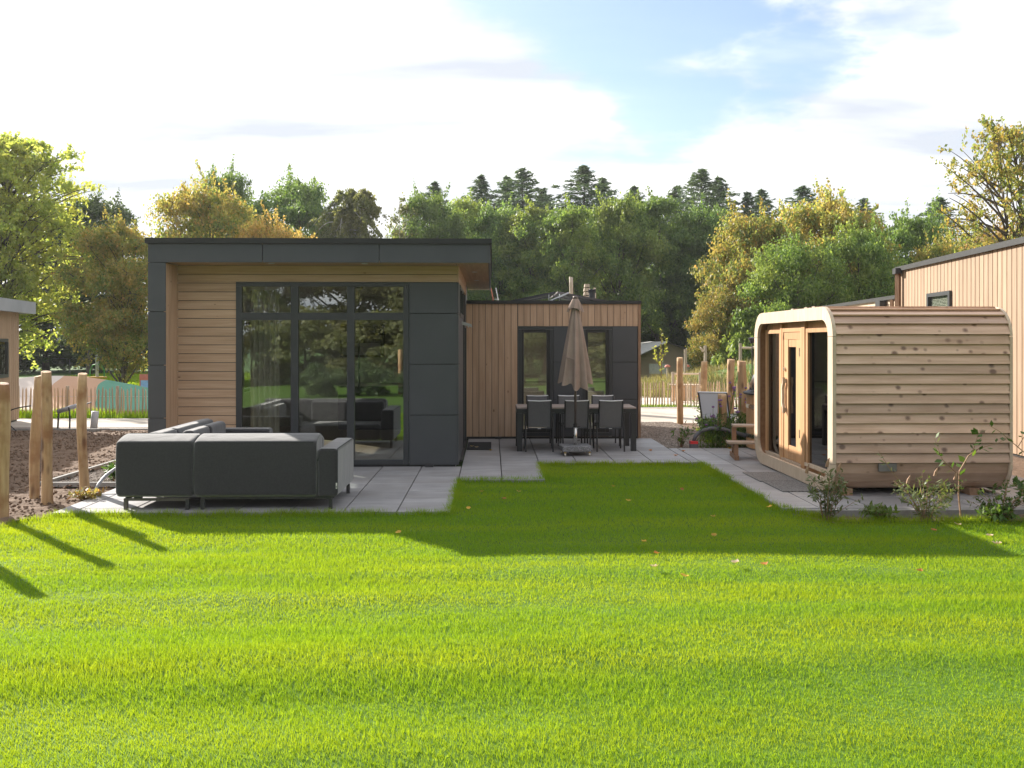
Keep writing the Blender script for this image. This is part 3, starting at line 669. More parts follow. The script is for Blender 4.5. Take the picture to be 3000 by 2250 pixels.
# roof slab with overhang at the front and right
roof = hb('roof', -4.99, -0.03, 13.58, YB + 0.3, 3.085, 3.32, 'roof_felt')
# cap profile round the edge
hb('roof_edge', -5.03, -0.005, 13.515, 13.578, 3.325, 3.402, 'cap_black')
hb('roof_edge', -5.03, -4.97, 13.58, YB + 0.33, 3.325, 3.402, 'cap_black')
hb('roof_edge', -0.065, -0.005, 13.58, YB + 0.33, 3.325, 3.402, 'cap_black')
hb('roof_edge', -4.968, -0.067, YB + 0.27, YB + 0.33, 3.325, 3.402, 'cap_black')
# fascia panels (front) with open joints
for a, b in ((-4.995, -3.346), (-3.336, -1.653), (-1.643, -0.058)):
    hb('fascia_panel', a, b, 13.548, 13.576, 3.05, 3.322, 'panel', bev=0.002)
hb('fascia_panel', -0.054, -0.028, 13.552, YB + 0.3, 3.045, 3.322, 'panel')
hb('fascia_panel', -4.995, -4.992, 13.58, YB + 0.3, 3.05, 3.322, 'panel')
# front fin on the left
for a, b in ((2.338, 3.044), (1.560, 2.328), (0.792, 1.550), (0.02, 0.782)):
    hb('fin_panel', -4.995, -4.742, 13.55, 13.576, a, b, 'panel', bev=0.002)
hb('fin_core', -4.985, -4.772, 13.578, 14.11, 0.0, 3.044, 'frame_grey')
for k in range(4):                                    # vertical boards on the inner side of the fin
    hb('board', -4.770, -4.745, 13.56 + 0.131 * k, 13.685 + 0.131 * k, 0.01, 3.044, 'larch_v')
# soffit boards (front strip run along X, right strip along Y)
for k in range(4):
    hb('soffit_board', -4.74, -0.545, 13.58 + 0.130 * k, 13.706 + 0.130 * k, 3.052, 3.080, 'larch_h')
for k in range(4):
    hb('soffit_board', -0.530 + 0.119 * k, -0.416 + 0.119 * k, 13.58, YB + 0.28, 3.050, 3.080, 'larch_y')
for (x, y) in ((-3.25, 13.72), (-1.88, 13.72), (-0.29, 15.3), (-0.29, 17.4)):
    s = MB().lathe([(0.0, 0.0), (0.04, 0.0), (0.045, -0.004), (0.05, 0.004), (0.0, 0.006)], 16).build('spotlight', 'alu', house, (x, y - HY, 3.048))
# front cladding: horizontal boards
bh = 0.1335
for i in range(23):
    z1 = 3.045 - bh * i; z0 = z1 - bh + 0.009
    if z0 < 0.0: z0 = 0.015
    if z1 - z0 < 0.03: continue
    if z0 >= 2.80 - 0.001:
        hb('board', -4.742, XR, 14.07, 14.095, z0, z1, 'larch_h')
    elif z1 > 2.81:
        hb('board', -4.742, XR, 14.07, 14.095, 2.803, z1, 'larch_h')
        hb('board', -4.742, -3.870, 14.07, 14.095, z0, 2.801, 'larch_h')
    else:
        hb('board', -4.742, -3.870, 14.07, 14.095, z0, z1, 'larch_h')
hb('cladding_back', -4.742, XR, 14.096, 14.112, 2.803, 3.05, 'frame_grey')
hb('cladding_back', -4.742, -3.872, 14.096, 14.112, 0.0, 2.801, 'frame_grey')
# panels right of the window
for a, b in ((2.331, 2.797), (1.558, 2.321), (0.788, 1.548), (0.03, 0.778)):
    hb('facade_panel', -1.256, XR - 0.004, 14.066, 14.09, a, b, 'panel', bev=0.002)
hb('panel_back', -1.258, XR - 0.02, 14.092, 14.112, 0.02, 2.80, 'cap_black')
# the big window: frame, mullions, six panes
win = hb('window', -3.866, -1.263, 14.062, 14.135, 2.732, 2.797, 'frame_grey')
win.name = 'window'
def wb(name, x0, x1, z0, z1, mat='frame_grey', y0=14.064, y1=14.135):
    return hb(name, x0, x1, y0, y1, z0, z1, mat, win)
wb('frame', -3.866, -3.783, 0.036, 2.730); wb('frame', -1.346, -1.263, 0.036, 2.730)
wb('frame', -3.781, -1.348, 0.036, 0.104)
wb('mullion', -3.045, -2.932, 0.106, 2.730); wb('mullion', -2.198, -2.085, 0.106, 2.730)
for a, b in ((-3.783, -3.045), (-2.932, -2.198), (-2.085, -1.346)):
    wb('transom', a + 0.001, b - 0.001, 2.225, 2.336)
    wb('pane', a + 0.001, b - 0.001, 2.338, 2.730, 'window_glass', 14.10, 14.108)
    wb('pane', a + 0.001, b - 0.001, 0.106, 2.223, 'window_glass', 14.10, 14.108)
# right side wall: panels, sliding door, high window, boards above
for k in range(2):
    hb('board', XR, XR + 0.022, 14.072, 18.08, 2.803 + bh * k, 2.803 + bh * (k + 1) - 0.008, 'larch_y')
hb('panel_back', XR - 0.018, XR - 0.002, 14.115, 18.1, 0.02, 3.05, 'cap_black')
for a, b in ((2.331, 2.797), (1.558, 2.321), (0.788, 1.548), (0.03, 0.778)):
    hb('side_panel', XR, XR + 0.02, 14.072, 14.62, a, b, 'panel')
hwin = hb('high_window', XR, XR + 0.03, 14.64, 16.3, 2.74, 2.797, 'frame_grey')
hb('frame', XR, XR + 0.03, 14.64, 16.3, 2.30, 2.36, 'frame_grey', hwin)
for y in (14.64, 15.44, 16.24): hb('frame', XR, XR + 0.03, y, y + 0.06, 2.362, 2.738, 'frame_grey', hwin)
hb('pane', XR + 0.004, XR + 0.010, 14.702, 16.238, 2.362, 2.738, 'window_glass', hwin)
door = hb('side_door', XR, XR + 0.045, 16.34, 17.6, 2.16, 2.25, 'frame_grey')
hb('frame', XR, XR + 0.045, 16.34, 16.44, 0.03, 2.158, 'frame_grey', door)
hb('frame', XR, XR + 0.045, 17.5, 17.6, 0.03, 2.158, 'frame_grey', door)
hb('pane', XR + 0.006, XR + 0.012, 16.442, 17.498, 0.12, 2.158, 'window_glass', door)
hb('threshold', XR, XR + 0.06, 14.65, 17.6, 0.0, 0.028, 'cap_black', door)
hb('side_panel', XR, XR + 0.02, 14.64, 16.32, 0.03, 2.29, 'panel')
hb('side_panel', XR, XR + 0.02, 17.62, 18.08, 0.03, 2.79, 'panel')
MB().tube([(0, 0, 0), (0.09, 0, -0.02), (0.10, 0.05, -0.05)], 0.012, 8).build('lamp_bracket', 'alu', house, (XR + 0.02, 1.9, 2.20))
MB().prism([(0, 0), (0.16, -0.05), (0.17, -0.10), (0.0, -0.05)], -0.06, 0.06, 'y').build('wall_lamp', 'zinc', house, (XR + 0.022, 1.55, 2.24))
for (x, y) in ((-0.95, 14.02), (0.12, 18.06)):
    b = MB().box(-0.06, 0.06, -0.03, 0.03, 0.0, 0.045).build('anchor_bracket', 'dark_metal', house, (x, y - HY, 0.002))
# ---- annexe
AY = 18.1
hb('annexe_wall', -0.55, 0.508, AY + 0.03, AY + 0.14, 0.0, 2.62, 'interior_white')
hb('annexe_wall', 0.510, 2.86, AY + 0.12, AY + 0.14, 2.2, 2.62, 'interior_white')
hb('annexe_wall', 1.2, 1.76, AY + 0.12, AY + 0.14, 0.0, 2.198, 'interior_white')
hb('annexe_wall', 2.30, 2.86, AY + 0.12, AY + 0.14, 0.0, 2.198, 'interior_white')
hb('annexe_wall', 2.862, 2.885, AY + 0.06, 22.0, 0.0, 2.62, 'larch_y')
hb('annexe_wall', 0.6, 2.85, 20.4, 20.5, 0.0, 2.6, 'interior_white')
hb('annexe_floor', -0.45, 2.85, AY + 0.15, 20.39, -0.02, 0.06, 'interior_floor')
hb('annexe_roof', -0.46, 2.90, AY + 0.03, 22.1, 2.625, 2.66, 'roof_felt')
hb('roof_edge', -0.505, 2.925, AY - 0.035, AY + 0.027, 2.640, 2.705, 'cap_black')
hb('roof_edge', 2.872, 2.925, AY + 0.029, 22.1, 2.640, 2.705, 'cap_black')
hb('corner_trim', 2.862, 2.915, AY - 0.012, AY + 0.05, 0.02, 2.638, 'brown_wood')
bx = -0.505; pw = 0.1258
i = 0
while bx < 2.855:
    x1 = min(bx + pw - 0.009, 2.858)
    if bx + pw <= 0.515: hb('board', bx, min(x1, 0.506), AY, AY + 0.025, 0.045, 2.636, 'larch_v')
    elif bx < 0.49:
        hb('board', bx, 0.506, AY, AY + 0.025, 0.045, 2.201, 'larch_v'); hb('board', bx, x1, AY, AY + 0.025, 2.203, 2.636, 'larch_v')
    else: hb('board', max(bx, 0.51), x1, AY, AY + 0.025, 2.203, 2.636, 'larch_v')
    bx += pw
hb('cladding_back', -0.55, 0.507, AY + 0.026, AY + 0.029, 0.03, 2.63, 'cap_black')
hb('cladding_back', 0.508, 2.858, AY + 0.026, AY + 0.029, 2.2, 2.63, 'cap_black')
for (a, b) in ((1.205, 1.758), (2.362, 2.849)):
    for z0, z1 in ((1.502, 2.197), (0.768, 1.492), (0.045, 0.758)):
        hb('facade_panel', a, b, AY - 0.002, AY + 0.02, z0, z1, 'panel', bev=0.002)
    hb('panel_back', a - 0.004, b + 0.012, AY + 0.022, AY + 0.118, 0.04, 2.199, 'cap_black')
hb('plinth', -0.55, 2.85, AY + 0.01, AY + 0.025, -0.03, 0.042, 'cap_black')
def annex_window(a, b, blind_drop):
    w = hb('tall_window', a, b, AY - 0.006, AY + 0.05, 2.139, 2.197, 'frame_grey')
    f = lambda nm, x0, x1, z0, z1, mat='frame_grey', y0=AY - 0.004, y1=AY + 0.05: hb(nm, x0, x1, y0, y1, z0, z1, mat, w)
    f('frame', a, a + 0.064, 0.05, 2.137); f('frame', b - 0.064, b, 0.05, 2.137); f('frame', a + 0.066, b - 0.066, 0.05, 0.12)
    f('sash', a + 0.066, a + 0.112, 0.122, 2.137, 'cap_black', AY + 0.004, AY + 0.05); f('sash', b - 0.135, b - 0.066, 0.122, 2.137, 'cap_black', AY + 0.004, AY + 0.05)
    f('sash', a + 0.114, b - 0.137, 2.077, 2.137, 'cap_black', AY + 0.004, AY + 0.05); f('sash', a + 0.114, b - 0.137, 0.122, 0.19, 'cap_black', AY + 0.004, AY + 0.05)
    f('rail', a + 0.07, b - 0.07, 1.105, 1.118, 'cap_black', AY - 0.02, AY - 0.006)
    f('pane', a + 0.114, b - 0.137, 0.192, 2.075, 'window_glass', AY + 0.02, AY + 0.026)
    n = int(blind_drop / 0.03)
    bm_ = MB()
    for k in range(n):
        z = 2.06 - 0.03 * k; bm_.add([(a + 0.12, AY + 0.055, z), (b - 0.14, AY + 0.055, z), (b - 0.14, AY + 0.072, z - 0.02), (a + 0.12, AY + 0.072, z - 0.02)], [(0, 1, 2, 3)])
    o = bm_.build('blind', 'blind', w, (-w.location.x, -w.location.y - HY, -w.location.z))
    o['kind'] = 'stuff'
    return w
annex_window(0.508, 1.20, 0.10)
annex_window(1.763, 2.358, 1.85)
# ---- on the roofs
def solar(loc, w, tilt, sx, nm='solar_panel', depth=1.0):
    """Pair-mounted panel: dark glass in a pale frame on tilted feet, sloping along X."""
    L_ = depth
    s = MB().box(0, w, 0, L_, 0, 0.035).build(nm, 'solar', house, loc, (0, tilt, 0))
    MB().box(-0.012, w + 0.012, -0.012, -0.001, -0.006, 0.04).build('frame', 'rail_metal' if sx else 'dark_metal', s)
    MB().box(-0.012, -0.001, 0.0, L_, -0.006, 0.04).build('frame', 'rail_metal', s)
    MB().box(w + 0.001, w + 0.012, 0.0, L_, -0.006, 0.04).build('frame', 'rail_metal', s)
    return s
for r_ in range(2):
    solar((0.32, AY - HY + 0.75 + 1.3 * r_, 2.69), 0.98, R(-11.5), False)
    solar((1.34, AY - HY + 0.75 + 1.3 * r_, 2.885), 1.02, R(10.5), True)
solar((-3.72, 1.2, 3.44), 0.9, R(7), False)
solar((-2.05, 1.2, 3.37), 0.7, R(-9), False); solar((-1.42, 1.2, 3.475), 0.7, R(9), False)
hb('panel_stand', 1.15, 1.16, AY + 0.7, AY + 0.75, 2.66, 2.86, 'alu'); hb('panel_stand', 1.36, 1.38, AY + 0.7, AY + 0.75, 2.66, 2.87, 'alu')
tp = MB().box(0, 0.42, 0, 0.5, 0, 0.03).build('tilted_panel', 'white_rim', house, (1.16, AY - HY + 0.45, 2.70), (0, R(-24), 0))
MB().tube([(1.40, 0, 0), (1.32, 0.02, 0.05), (1.24, 0.0, 0.02), (1.2, 0.03, -0.02)], 0.008, 6).build('cable', 'black_rubber', house, (0, AY - HY + 0.42, 2.72))
vp = MB().lathe([(0.0, 0), (0.062, 0), (0.062, 0.02), (0.058, 0.03), (0.058, 0.22), (0.060, 0.225), (0.060, 0.27), (0.05, 0.285), (0.0, 0.29)], 20).build('vent_pipe', 'pipe_grey', house, (2.13, AY - HY + 1.6, 2.66), smooth=False)
vp.data.materials[0] = M['dark_metal']
vp.scale = (1.2, 1.2, 1.25)
for k in range(14):
    w = 2 * math.pi * k / 14
    MB().box(-0.006, 0.006, -0.004, 0.004, 0.225, 0.285).build('fin', 'cap_black', vp, (0.062 * math.cos(w), 0.062 * math.sin(w), 0), (0, 0, w))

# ---- indoors, seen through the glass
t = thing('kitchen_cabinet', 'dark kitchen cabinet block with a pale worktop inside the cottage', 'cabinet', (-1.7, 19.6, 0.07))
MB().box(-1.5, 0.95, -0.3, 0.3, 0, 0.9).build('carcass', 'interior_dark', t); MB().box(-1.52, 0.97, -0.32, 0.32, 0.902, 0.94).build('worktop', 'white_paint', t)
MB().box(-1.5, -0.6, -0.02, 0.3, 1.5, 2.2).build('wall_cupboard', 'interior_dark', t); MB().box(-1.45, -0.65, -0.05, -0.03, 1.55, 1.8).build('oven_door', 'zinc', t)
t = thing('indoor_armchair', 'pale rounded armchair inside the cottage behind the right pane', 'armchair', (-1.15, 16.3, 0.07))
for (nm, a) in (('seat', (0.7, 0.65, 0.22, 0.08, 0, 0, 0.22)), ('backrest', (0.7, 0.16, 0.5, 0.07, 0, 0.28, 0.3)), ):
    obj(nm, rbox_mesh(a[0], a[1], a[2], a[3], 'pale_fabric'), t, (a[4], a[5], a[6]))
for sx in (-1, 1):
    for sy in (-1, 1): MB().tube([(sx * 0.28, sy * 0.25, 0), (sx * 0.25, sy * 0.22, 0.24)], 0.012, 6).build('leg', 'dark_metal', t)
t = thing('pendant_lamp', 'black pendant lamp with clear glass bulbs inside the cottage', 'lamp', (-2.35, 16.4, 2.86))
MB().lathe([(0.0, 0), (0.07, -0.002), (0.07, -0.02), (0.0, -0.03)], 16).build('ceiling_rose', 'interior_dark', t)
MB().tube([(0, 0, -0.02), (0.0, 0, -0.9)], 0.006, 6).build('cord', 'interior_dark', t); MB().tube([(0, 0, -0.9), (0, 0, -1.75)], 0.02, 10).build('rod', 'interior_dark', t)
for k, z in enumerate((-1.2, -1.45)):
    MB().lathe([(0.01, 0.06), (0.05, 0.03), (0.06, 0), (0.05, -0.03), (0.01, -0.06)], 12).build('bulb', 'window_glass', t, (-0.14 + 0.05 * k, -0.03, z), smooth=True)
    MB().tube([(-0.14 + 0.05 * k, -0.03, z + 0.05), (0, 0, z + 0.07)], 0.006, 6).build('arm', 'interior_dark', t)
def curtain(x0, x1, y, name, label):
    n = 60; m_ = MB(); vs = []; fs = []
    for i in range(n + 1):
        u = i / n; x = x0 + (x1 - x0) * u; yy = y + 0.035 * math.sin(u * 34)
        vs += [(x, yy, 0.1), (x, yy, 2.7)]
    fs = [(2 * i, 2 * i + 2, 2 * i + 3, 2 * i + 1) for i in range(n)]
    o = m_.add(vs, fs).build(name, 'curtain', None, smooth=True)
    tag(o, label, 'curtain'); return o
curtain(-3.75, -3.3, 14.45, 'curtain', 'beige gathered curtain inside the left pane of the big window')

# ================================================================== NEIGHBOURING COTTAGES
def direction_frame(name, label, p0, ang):
    return thing(name, label, 'cottage', p0, ang)
# right neighbour: local +X runs along the wall away from the camera, local -Y... wall outer face at local y = 0, body at y < 0
nb = thing('neighbour_cottage', 'sunlit cottage with pale vertical boards and black roof edge behind the sauna', 'cottage', (8.29, 9.4, -0.06), math.atan2(1.0, 0.098))
LEN = 11.95
nb_top = 3.62
pitch = 0.186
kx = 0.0
while kx < LEN - 0.03:
    x1 = min(kx + pitch - 0.026, LEN)
    a, b = kx, x1
    # window hole
    if b > 8.94 and a < 10.08:
        pbox('board', a, b, -0.025, 0.0, 2.96, nb_top, 'pale_larch_v', nb)
        pbox('board', a, b, -0.025, 0.0, 0.05, 1.50, 'pale_larch_v', nb)
    else:
        pbox('board', a, b, -0.025, 0.0, 0.05, nb_top, 'pale_larch_v', nb)
    kx += pitch
pbox('wall', 0.0, LEN, -0.12, -0.045, 0.0, nb_top, 'cap_black', nb)
pbox('wall', 0.0, LEN, -6.0, -5.9, 0.0, nb_top, 'brown_wood', nb)
pbox('wall', LEN - 0.1, LEN - 0.002, -5.88, -0.13, 0.0, nb_top, 'pale_larch_v', nb)
pbox('roof', -0.02, LEN + 0.05, -6.05, 0.02, nb_top + 0.003, nb_top + 0.04, 'roof_felt', nb)
pbox('roof_edge', -0.05, LEN + 0.12, 0.022, 0.07, nb_top - 0.03, nb_top + 0.075, 'cap_black', nb)
pbox('roof_edge', LEN + 0.052, LEN + 0.12, -6.05, 0.02, nb_top - 0.03, nb_top + 0.075, 'cap_black', nb)
MB().tube([(LEN - 0.16, 0.09, 0.1), (LEN - 0.16, 0.09, nb_top + 0.02)], 0.07, 4).build('downpipe', 'brown_wood', nb)
pbox('gutter_head', LEN - 0.27, LEN - 0.05, 0.03, 0.18, nb_top - 0.10, nb_top + 0.03, 'dark_metal', nb)
nw = pbox('window', 8.90, 10.14, -0.02, 0.05, 2.90, 2.98, 'frame_grey', nb)
for a, b, c, d in ((9.18, 9.27, 1.30, 2.698), (10.33, 10.42, 1.30, 2.698), (9.272, 10.328, 1.30, 1.38)):
    pbox('frame', a - 9.18, b - 9.18, 0.0, 0.07, c - 2.70, d - 2.70, 'frame_grey', nw)
pbox('pane', 0.092, 1.148, 0.012, 0.018, 1.382 - 2.70, -0.002, 'window_glass', nw)
bm_ = MB()
for k in range(42):
    z = -0.02 - 0.03 * k; bm_.add([(0.1, -0.012, z), (1.14, -0.012, z), (1.14, 0.008, z - 0.022), (0.1, 0.008, z - 0.022)], [(0, 1, 2, 3)])
o = bm_.build('blind', 'blind', nw); o['kind'] = 'stuff'
# its lower annexe further back
pbox('annexe_wall', LEN + 0.01, LEN + 9.6, -0.16, -0.03, 0.0, 2.98, 'pale_larch_v', nb)
for k in range(24):
    pbox('annexe_board', LEN + 0.012, LEN + 9.6, -0.028, -0.004, 0.05 + 0.122 * k, 0.05 + 0.122 * k + 0.112, 'cedar_trim', nb)
pbox('annexe_roof', LEN + 0.125, LEN + 9.3, -4.0, 0.02, 2.99, 3.03, 'roof_felt', nb)
pbox('roof_edge', LEN + 0.125, LEN + 9.3, 0.022, 0.07, 2.96, 3.05, 'cap_black', nb)
pbox('gutter_head', LEN + 0.9, LEN + 1.25, 0.03, 0.17, 2.62, 2.955, 'dark_metal', nb)
MB().tube([(LEN + 4.2, 0.06, 0.1), (LEN + 4.2, 0.06, 2.95)], 0.05, 4).build('downpipe', 'brown_wood', nb)
MB().tube([(LEN + 0.35, 0.06, 0.1), (LEN + 0.35, 0.06, 2.95)], 0.05, 4).build('downpipe', 'brown_wood', nb)

# left neighbour: wall recedes to the right, faces our cottage
lc = thing('neighbour_cottage', 'cottage at the left edge with fine vertical boards and a grey roof coping', 'cottage', (-11.75, 23.2, -0.06), math.atan2(-1.0, 0.187))
# local +X runs towards the camera along the wall; outward (towards our cottage) is local +Y
kx = 0.0
while kx < 7.0:
    if 0.80 < kx < 1.95:
        pbox('board', kx, kx + 0.117, 0.0, 0.025, 0.05, 1.13, 'pale_larch_v', lc); pbox('board', kx, kx + 0.117, 0.0, 0.025, 2.03, 2.68, 'pale_larch_v', lc)
    else: pbox('board', kx, kx + 0.117, 0.0, 0.025, 0.05, 2.68, 'pale_larch_v', lc)
    kx += 0.14
pbox('wall', 0.0, 7.0, -0.1, -0.02, 0.0, 2.68, 'cap_black', lc)
pbox('wall', 0.0, 0.1, -5.0, -0.102, 0.0, 2.68, 'pale_larch_v', lc)
pbox('roof', -0.2, 7.1, -5.0, 0.25, 2.70, 2.80, 'roof_felt', lc)
pbox('coping', -0.3, 7.2, 0.252, 0.33, 2.66, 2.95, 'coping_grey', lc); pbox('coping', -0.3, -0.202, -5.0, 0.25, 2.66, 2.95, 'coping_grey', lc)
lw = pbox('window', 0.84, 2.02, 0.0, 0.04, 1.95, 2.03, 'frame_grey', lc)
for a, b, c, d in ((0, 0.08, -0.84, -0.002), (1.10, 1.18, -0.84, -0.002), (0.082, 1.098, -0.84, -0.76)): pbox('frame', a, b, 0, 0.05, c, d, 'frame_grey', lw)
pbox('pane', 0.082, 1.098, 0.012, 0.018, -0.758, -0.002, 'window_glass', lw)

# ================================================================== SAUNA
SX0, SX1 = 4.14, 6.36
SY0, SY1, SZ0, SZ1, SR = 11.21, 14.50, 0.06, 2.30, 0.34
sauna = thing('sauna_cabin', 'rounded cedar sauna cabin with lapped knotty boards and a glazed wooden front', 'sauna', (4.14, 11.21, 0))
def so(nm, mb_, mat, parent=None, smooth=False):
    p = parent or sauna; off = Vector((4.14, 11.21, 0)) if p is sauna else Vector((4.14, 11.21, 0)) + p.location
    return mb_.build(nm, mat, p, (-off.x, -off.y, -off.z), smooth=smooth)
def rr(ins=0.0, n=8):
    """Rounded-square outline in (y, z), starting bottom middle, running towards the camera side and up."""
    y0, y1, z0, z1, r = SY0 + ins, SY1 - ins, SZ0 + ins, SZ1 - ins, max(SR - ins, 0.02)
    pts = [((y0 + y1) / 2, z0)]
    for (cx_, cz_, a0) in ((y0 + r, z0 + r, -90), (y0 + r, z1 - r, 180), (y1 - r, z1 - r, 90), (y1 - r, z0 + r, 0)):
        for k in range(n + 1):
            a = R(a0 - 90 * k / n); pts.append((cx_ + r * math.cos(a), cz_ + r * math.sin(a)))
    return pts
def ring(o_ins, i_ins, x0, x1):
    a = rr(o_ins); b = rr(i_ins); n = len(a); m_ = MB()
    vs = [(x0, *p) for p in a] + [(x0, *p) for p in b] + [(x1, *p) for p in a] + [(x1, *p) for p in b]
    fs = []
    for i in range(n):
        j = (i + 1) % n
        fs += [(i, j, n + j, n + i), (2 * n + i, 3 * n + i, 3 * n + j, 2 * n + j), (i, 2 * n + i, 2 * n + j, j), (n + i, n + j, 3 * n + j, 3 * n + i)]
    return m_.add(vs, fs)
so('shell', ring(0.045, 0.09, SX0 + 0.046, SX1 - 0.04), 'cedar_dark')
so('back_wall', MB().prism(rr(0.092), SX1 - 0.2, SX1 - 0.15, 'x'), 'cedar_dark')
def outline_param():
    pts = rr(0.0, 16); L_ = [0]
    for i in range(1, len(pts)): L_.append(L_[-1] + math.dist(pts[i], pts[i - 1]))
    return pts, L_
OP, OL = outline_param()
def at_s(s, off):
    for i in range(1, len(OP)):
        if OL[i] >= s or i == len(OP) - 1:
            t_ = (s - OL[i - 1]) / max(OL[i] - OL[i - 1], 1e-6); a = OP[i - 1]; b = OP[i]
            y = a[0] + (b[0] - a[0]) * t_; z = a[1] + (b[1] - a[1]) * t_
            tx, tz = b[0] - a[0], b[1] - a[1]; l_ = math.hypot(tx, tz) or 1
            return (y - tz / l_ * off, z + tx / l_ * off)
def s_of_z(zt):
    for i in range(1, len(OP)):
        if OP[i][0] < (SY0 + SY1) / 2 and OP[i][1] >= zt: return OL[i - 1] + (zt - OP[i - 1][1]) / max(OP[i][1] - OP[i - 1][1], 1e-6) * (OL[i] - OL[i - 1])
s_start = s_of_z(0.42)
# flush boards round the bottom curve
nfl = 7
for k in range(nfl):
    a = s_start * (k / nfl); b = s_start * ((k + 1) / nfl) - 0.006
    q = [at_s(a, 0.002), at_s((a + b) / 2, 0.002), at_s(b, 0.002), at_s(b, -0.03), at_s((a + b) / 2, -0.03), at_s(a, -0.03)]
    so('flush_board', MB().prism(q, SX0 + 0.047, SX1 - 0.036, 'x'), 'cedar_x')
# lapped boards up the side and over the top
bp = 0.1205; s = s_start; total = OL[-1]; k = 0
mid_top = OL[[i for i, p in enumerate(OP) if p[1] > SZ1 - 1e-4][-1]]
while s < mid_top + 0.3:
    a, b = s, s + bp + 0.012; mm = (a + b) / 2
    q = [at_s(a, 0.040), at_s(mm, 0.021), at_s(b, 0.002), at_s(b, -0.014), at_s(mm, 0.003), at_s(a, 0.016)]
    so('lap_board', MB().prism(q, SX0 + 0.047, SX1 - 0.036, 'x'), 'cedar_x')
    s += bp; k += 1
while s < total - 0.05:                       # far side, plain flush boards
    q = [at_s(s, 0.004), at_s(s + 0.06, 0.004), at_s(s + 0.116, 0.004), at_s(s + 0.116, -0.02), at_s(s + 0.06, -0.02), at_s(s, -0.02)]
    so('flush_board', MB().prism(q, SX0 + 0.047, SX1 - 0.036, 'x'), 'cedar_x'); s += 0.12
# the hoop trims at both ends, each in eight pieces
def hoop(x0, x1, wid):
    n = 8; a = rr(-0.035, n); b = rr(-0.035 + wid, n)
    segs = [list(range(1, n + 2)), [n + 1, n + 2], list(range(n + 2, 2 * n + 3)), [2 * n + 2, 2 * n + 3], list(range(2 * n + 3, 3 * n + 4)), [3 * n + 3, 3 * n + 4],
            list(range(3 * n + 4, 4 * n + 5)), [4 * n + 4, 0, 1]]
    for sg in segs:
        def cut(L2):
            pts = [Vector((0, *L2[i])) for i in sg]
            d0 = (pts[1] - pts[0]).normalized() * 0.0025; pts[0] = pts[0] + d0
            d1 = (pts[-2] - pts[-1]).normalized() * 0.0025; pts[-1] = pts[-1] + d1
            return [(p.y, p.z) for p in pts]
        so('hoop_trim', MB().prism(cut(a) + cut(b)[::-1], x0, x1, 'x'), 'cedar_trim')
hoop(SX0, SX0 + 0.045, 0.165)
hoop(SX1 - 0.035, SX1, 0.15)
# recessed front: planks, two windows, the door
FX = SX0 + 0.15
def plank_z(y):
    """z range of the front plank at y, following the rounded outline"""
    i = 0.095; y0, y1, z0, z1, r = SY0 + i, SY1 - i, SZ0 + i, SZ1 - i, SR - i
    if y < y0 + r: c = r - math.sqrt(max(r * r - (y0 + r - y) ** 2, 0))
    elif y > y1 - r: c = r - math.sqrt(max(r * r - (y - y1 + r) ** 2, 0))
    else: c = 0
    return z0 + c, z1 - c
yy = SY0 + 0.11; pwid = 0.098
holes = [(11.42, 12.48, 0.215, 2.06), (12.66, 13.47, 0.18, 2.06), (13.57, 14.32, 0.165, 2.06)]
while yy < SY1 - 0.12:
    y1_ = min(yy + pwid - 0.004, SY1 - 0.11); ym = (yy + y1_) / 2; za, zb = plank_z(ym)
    h = [h_ for h_ in holes if h_[0] - 0.02 < ym < h_[1] + 0.02]
    if h:
        if h[0][2] > za: so('front_plank', MB().box(FX, FX + 0.03, yy, y1_, za, h[0][2]), 'cedar_z')
        so('front_plank', MB().box(FX, FX + 0.03, yy, y1_, h[0][3], zb), 'cedar_z')
    else: so('front_plank', MB().box(FX, FX + 0.03, yy, y1_, za, zb), 'cedar_z')
    yy += pwid
def sauna_window(y0, y1, z0, z1, nm='front_window'):
    w = so(nm, MB().box(FX - 0.035, FX + 0.03, y0, y1, z1 - 0.055, z1), 'cedar_z')
    so('frame', MB().box(FX - 0.035, FX + 0.03, y0, y0 + 0.075, z0 + 0.047, z1 - 0.057), 'cedar_z', w)
    so('frame', MB().box(FX - 0.035, FX + 0.03, y1 - 0.075, y1, z0 + 0.047, z1 - 0.057), 'cedar_z', w)
    so('sill', MB().box(FX - 0.05, FX + 0.03, y0 - 0.01, y1 + 0.01, z0, z0 + 0.045), 'cedar_trim', w)
    so('pane', MB().box(FX - 0.006, FX + 0.002, y0 + 0.077, y1 - 0.077, z0 + 0.047, z1 - 0.057), 'sauna_glass', w)
    return w
sauna_window(11.40, 12.48, 0.215, 2.075); sauna_window(13.57, 14.33, 0.165, 2.075)
dr = so('door', MB().box(FX - 0.03, FX + 0.012, 12.705, 13.425, 1.93, 2.03), 'cedar_z')
so('door_frame', MB().box(FX - 0.04, FX + 0.02, 12.645, 12.698, 0.18, 2.09), 'cedar_z', dr); so('door_frame', MB().box(FX - 0.04, FX + 0.02, 13.432, 13.485, 0.18, 2.09), 'cedar_z', dr)
so('door_frame', MB().box(FX - 0.04, FX + 0.02, 12.70, 13.43, 2.035, 2.09), 'cedar_z', dr); so('sill', MB().box(FX - 0.05, FX + 0.02, 12.64, 13.49, 0.165, 0.205), 'cedar_trim', dr)
so('stile', MB().box(FX - 0.03, FX + 0.012, 12.705, 12.895, 0.212, 1.928), 'cedar_z', dr); so('stile', MB().box(FX - 0.03, FX + 0.012, 13.245, 13.425, 0.212, 1.928), 'cedar_z', dr)
so('panel', MB().box(FX - 0.022, FX + 0.012, 12.897, 13.243, 1.822, 1.928), 'cedar_z', dr); so('panel', MB().box(FX - 0.022, FX + 0.012, 12.897, 13.243, 0.30, 0.41), 'cedar_z', dr)
